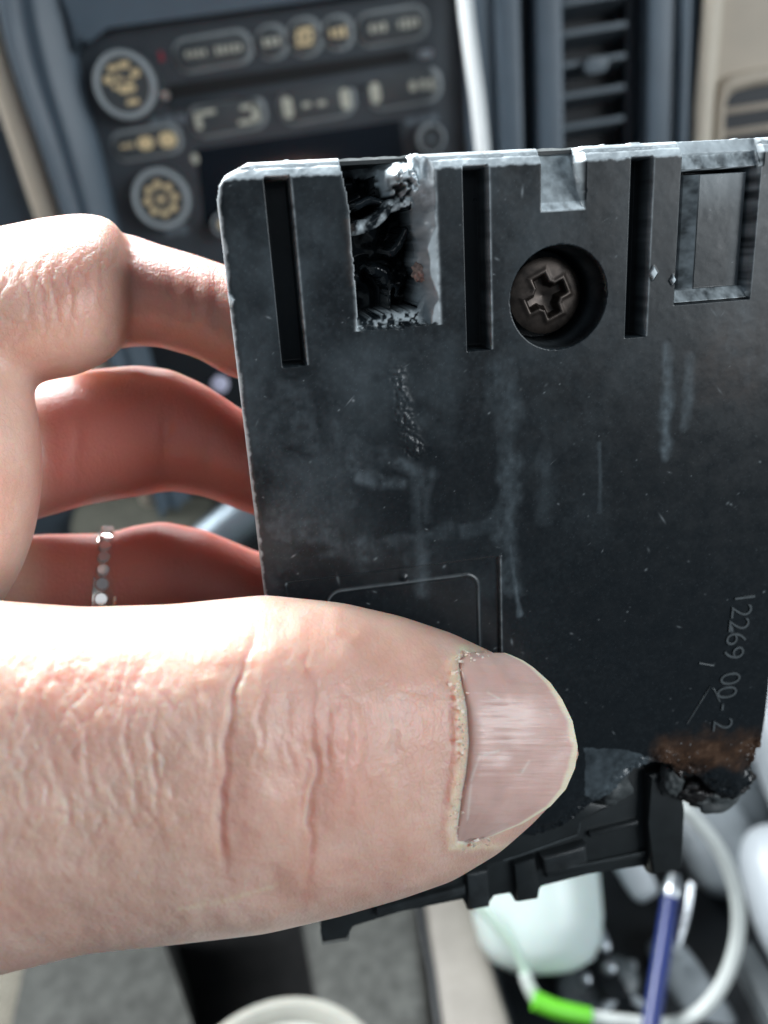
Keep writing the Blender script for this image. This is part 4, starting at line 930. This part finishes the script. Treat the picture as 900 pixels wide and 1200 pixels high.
tag(hand, 'left hand gripping the black module, thumb across its front and fingers behind', 'hand')
def hpart_np(name, verts_cam, faces, mat, smooth=True):
    o = mesh_np(name, W(verts_cam) - W(org), faces, mat, hand, smooth); return o
# ---- thumbnail: a curved plate with a pale free edge
na, nb = 150, 110; tt = np.linspace(0, 1, na)[:, None]; ss = np.linspace(0, 1, nb)[None]
PY = 765 + 223 * tt + 0 * ss; PX = np.interp(PY, NL[:, 0], NL[:, 1]) * (1 - ss) + np.interp(PY, NR[:, 0], NR[:, 1]) * ss
D0 = nail_depth(PX, PY); rg = (np.repeat(vnoise2((na, 12), (46, 3), 5), 10, 1)[:, :nb] - .5) * .00006
D0 = D0 + rg * sstep(0, .15, ss) + .0007 * np.exp(-(ss / .05) ** 2) + .0010 * sstep(.0, 1, np.clip(.02 - ss, 0, 1) / .02) + (vnoise2((na, nb), (8, 6), 6) - .5) * .0003
top = np.stack([(PX - 450) / F * D0, (600 - PY) / F * D0, -D0], -1).reshape(-1, 3); bot = top * ((D0 + .00055) / D0).reshape(-1, 1)
ix = np.arange(na * nb).reshape(na, nb); q1 = np.stack([ix[:-1, :-1], ix[1:, :-1], ix[1:, 1:], ix[:-1, 1:]], -1).reshape(-1, 4)
loop = np.concatenate([ix[0, :], ix[1:, -1], ix[-1, -2::-1], ix[-2:0:-1, 0]]); l2 = np.roll(loop, -1); nO_ = na * nb
qf = np.vstack([q1, q1[:, ::-1] + nO_, np.stack([loop, l2, l2 + nO_, loop + nO_], -1)])
def nailmat(nt, p):
    at_ = N(nt, 'ShaderNodeAttribute', _attribute_name='nail'); sep = nt.nodes.new('ShaderNodeSeparateColor'); nt.links.new(at_.outputs['Color'], sep.inputs[0])
    tc = N(nt, 'ShaderNodeTexCoord'); n1 = N(nt, 'ShaderNodeTexNoise', Scale=260., Detail=4.); nt.links.new(tc.outputs['Object'], n1.inputs['Vector'])
    base = ramp(nt, n1.outputs['Fac'], [(.3, (.58, .375, .33)), (.7, (.68, .465, .415))])
    c = mixc(nt, sep.outputs[0], base, (.80, .70, .54)); c = mixc(nt, sep.outputs[1], c, (.82, .76, .70)); nt.links.new(c, p.inputs['Base Color'])
    p.inputs['Roughness'].default_value = .33; p.inputs['Specular IOR Level'].default_value = .48
    p.inputs['Subsurface Weight'].default_value = .8; p.inputs['Subsurface Radius'].default_value = (1, .4, .25); p.inputs['Subsurface Scale'].default_value = .0012
    n2 = N(nt, 'ShaderNodeTexNoise', Scale=1.0, Detail=4.); uvn = N(nt, 'ShaderNodeCombineXYZ'); sc = N(nt, 'ShaderNodeMath', _operation='MULTIPLY'); sc.inputs[1].default_value = 60; sc2 = N(nt, 'ShaderNodeMath', _operation='MULTIPLY'); sc2.inputs[1].default_value = 3.5
    nt.links.new(sep.outputs[2], sc.inputs[0]); nt.links.new(at_.outputs['Alpha'], sc2.inputs[0]); nt.links.new(sc.outputs[0], uvn.inputs[0]); nt.links.new(sc2.outputs[0], uvn.inputs[1]); nt.links.new(uvn.outputs[0], n2.inputs['Vector'])
    bump(nt, p, n2.outputs['Fac'], .5, .00007)
nail = hpart_np('thumbnail', np.vstack([top, bot]), qf, node_mat('thumbnail_keratin', nailmat))
wn = vnoise2((na, nb), (14, 10), 44)
free = sstep(.925, .965, ss + (wn - .5) * .03 + 0 * tt); scr = np.zeros((na, nb))
for (ax_, ay_, bx_, by_) in ((572, 812, 584, 818), (612, 905, 620, 892), (548, 960, 552, 920), (552, 915, 562, 886), (562, 886, 584, 880)): scr = np.maximum(scr, .4 * np.exp(-(seg_dist(PX, PY, [(ax_, ay_), (bx_, by_)]) / 1.6) ** 2))
nc = np.stack([free * .9, scr, tt + 0 * ss, ss + 0 * tt], -1).reshape(-1, 4); ca = nail.data.color_attributes.new('nail', 'FLOAT_COLOR', 'POINT'); ca.data.foreach_set('color', np.clip(np.vstack([nc, nc]), 0, 1).astype(np.float32).ravel())
# ---- flakes of dry skin along the cuticle
fv, ff = [], []
path = catmull([(572, 770), (555, 768), (545, 768), (534, 775), (536, 805), (542, 840), (543, 880), (538, 925), (532, 965), (530, 990), (545, 994), (575, 985)], 30)
arc = np.concatenate([[0], np.cumsum(np.hypot(*np.diff(path, axis=0).T))])
for k in range(150):
    c2 = np.array([np.interp(rng.random() * arc[-1], arc, path[:, c]) for c in (0, 1)]) if k < 0 else path[np.searchsorted(arc, rng.random() * arc[-1])] + rng.normal(0, 3.2, 2); s2 = abs(rng.normal(0, 1.6)) + .9
    if rng.random() < .12: c2 = np.array((rng.uniform(470, 545), 1042 - (rng.uniform(0, 1) * 40))) if rng.random() < .3 else c2
    base_d = nail_depth(c2[0], c2[1]) - .0004 - rng.random() * .0003; a0 = rng.uniform(0, 6.28); n0 = len(fv)
    for j in range(4):
        a_ = a0 + j * 1.57 + rng.normal(0, .3); r2 = s2 * rng.uniform(.4, 1.1); d_ = base_d + rng.normal(0, .00012); fv.append(cray(c2[0] + r2 * math.cos(a_), c2[1] + r2 * .8 * math.sin(a_)) * d_)
    fv.append(cray(*c2) * (base_d + .0001))
    ff += [(n0, n0 + 1, n0 + 2, n0 + 3), (n0, n0 + 4, n0 + 1, n0 + 1)][:1]; ff += [(n0 + 4, n0 + 1, n0, n0), (n0 + 4, n0 + 2, n0 + 1, n0 + 1), (n0 + 4, n0 + 3, n0 + 2, n0 + 2), (n0 + 4, n0, n0 + 3, n0 + 3)]
me = bpy.data.meshes.new('dry_skin'); me.from_pydata([tuple(v) for v in (W(np.array(fv)) - W(org))], [], [tuple(dict.fromkeys(f)) for f in ff]); me.materials.append(simple('dry_skin_flakes', (.80, .66, .54), .5, .2, 900, 0, sss=.4))
fl = link(bpy.data.objects.new('dry_skin', me), hand); fl['kind'] = 'stuff'

# ================================================================== RING
rc = cray(123, 704) * .112; ra = nrm((1.0, -.06, -.31)); r1 = nrm(np.cross(ra, (0, 0, 1.))); r2 = np.cross(ra, r1)
MR = cam.matrix_world @ axes(rc, r1, r2, ra)
ring = empty('finger_ring', 'silver ring set with a row of small pale stones on the ring finger', 'ring', MR)
rad_r = .0092
M_ringm = simple('ring_silver', (.70, .66, .60), .22, .12, 200, 0, metal=1)
lathe('band', [(rad_r, -.0013), (rad_r + .0004, -.0013), (rad_r + .0005, 0), (rad_r + .0004, .0013), (rad_r, .0013), (rad_r - .0002, 0), (rad_r, -.0013)], Matrix(), M_ringm, ring, 96)
lathe('rail', [(rad_r + .0003, .0012), (rad_r + .0009, .0013), (rad_r + .0010, .0016), (rad_r + .0005, .0018), (rad_r + .0003, .0012)], Matrix(), M_ringm, ring, 96)
bm = bmesh.new(); bmesh.ops.create_uvsphere(bm, u_segments=10, v_segments=7, radius=.00095)
for v in bm.verts:
    if v.co.z > .0006: v.co.z = .0006
o0 = bm_obj('stone', bm, simple('pale_brilliant_stone', (.78, .76, .74), .10, .08, 600, 0, metal=.6), ring); bead = o0.data
for k in range(33):
    a_ = 2 * math.pi * k / 33
    o = o0 if k == 0 else link(bpy.data.objects.new('stone', bead), ring)
    o.matrix_local = Matrix.Rotation(a_, 4, 'Z') @ Matrix.Translation((rad_r + .0006, 0, -.0002)) @ Matrix.Rotation(math.pi / 2, 4, 'Y')
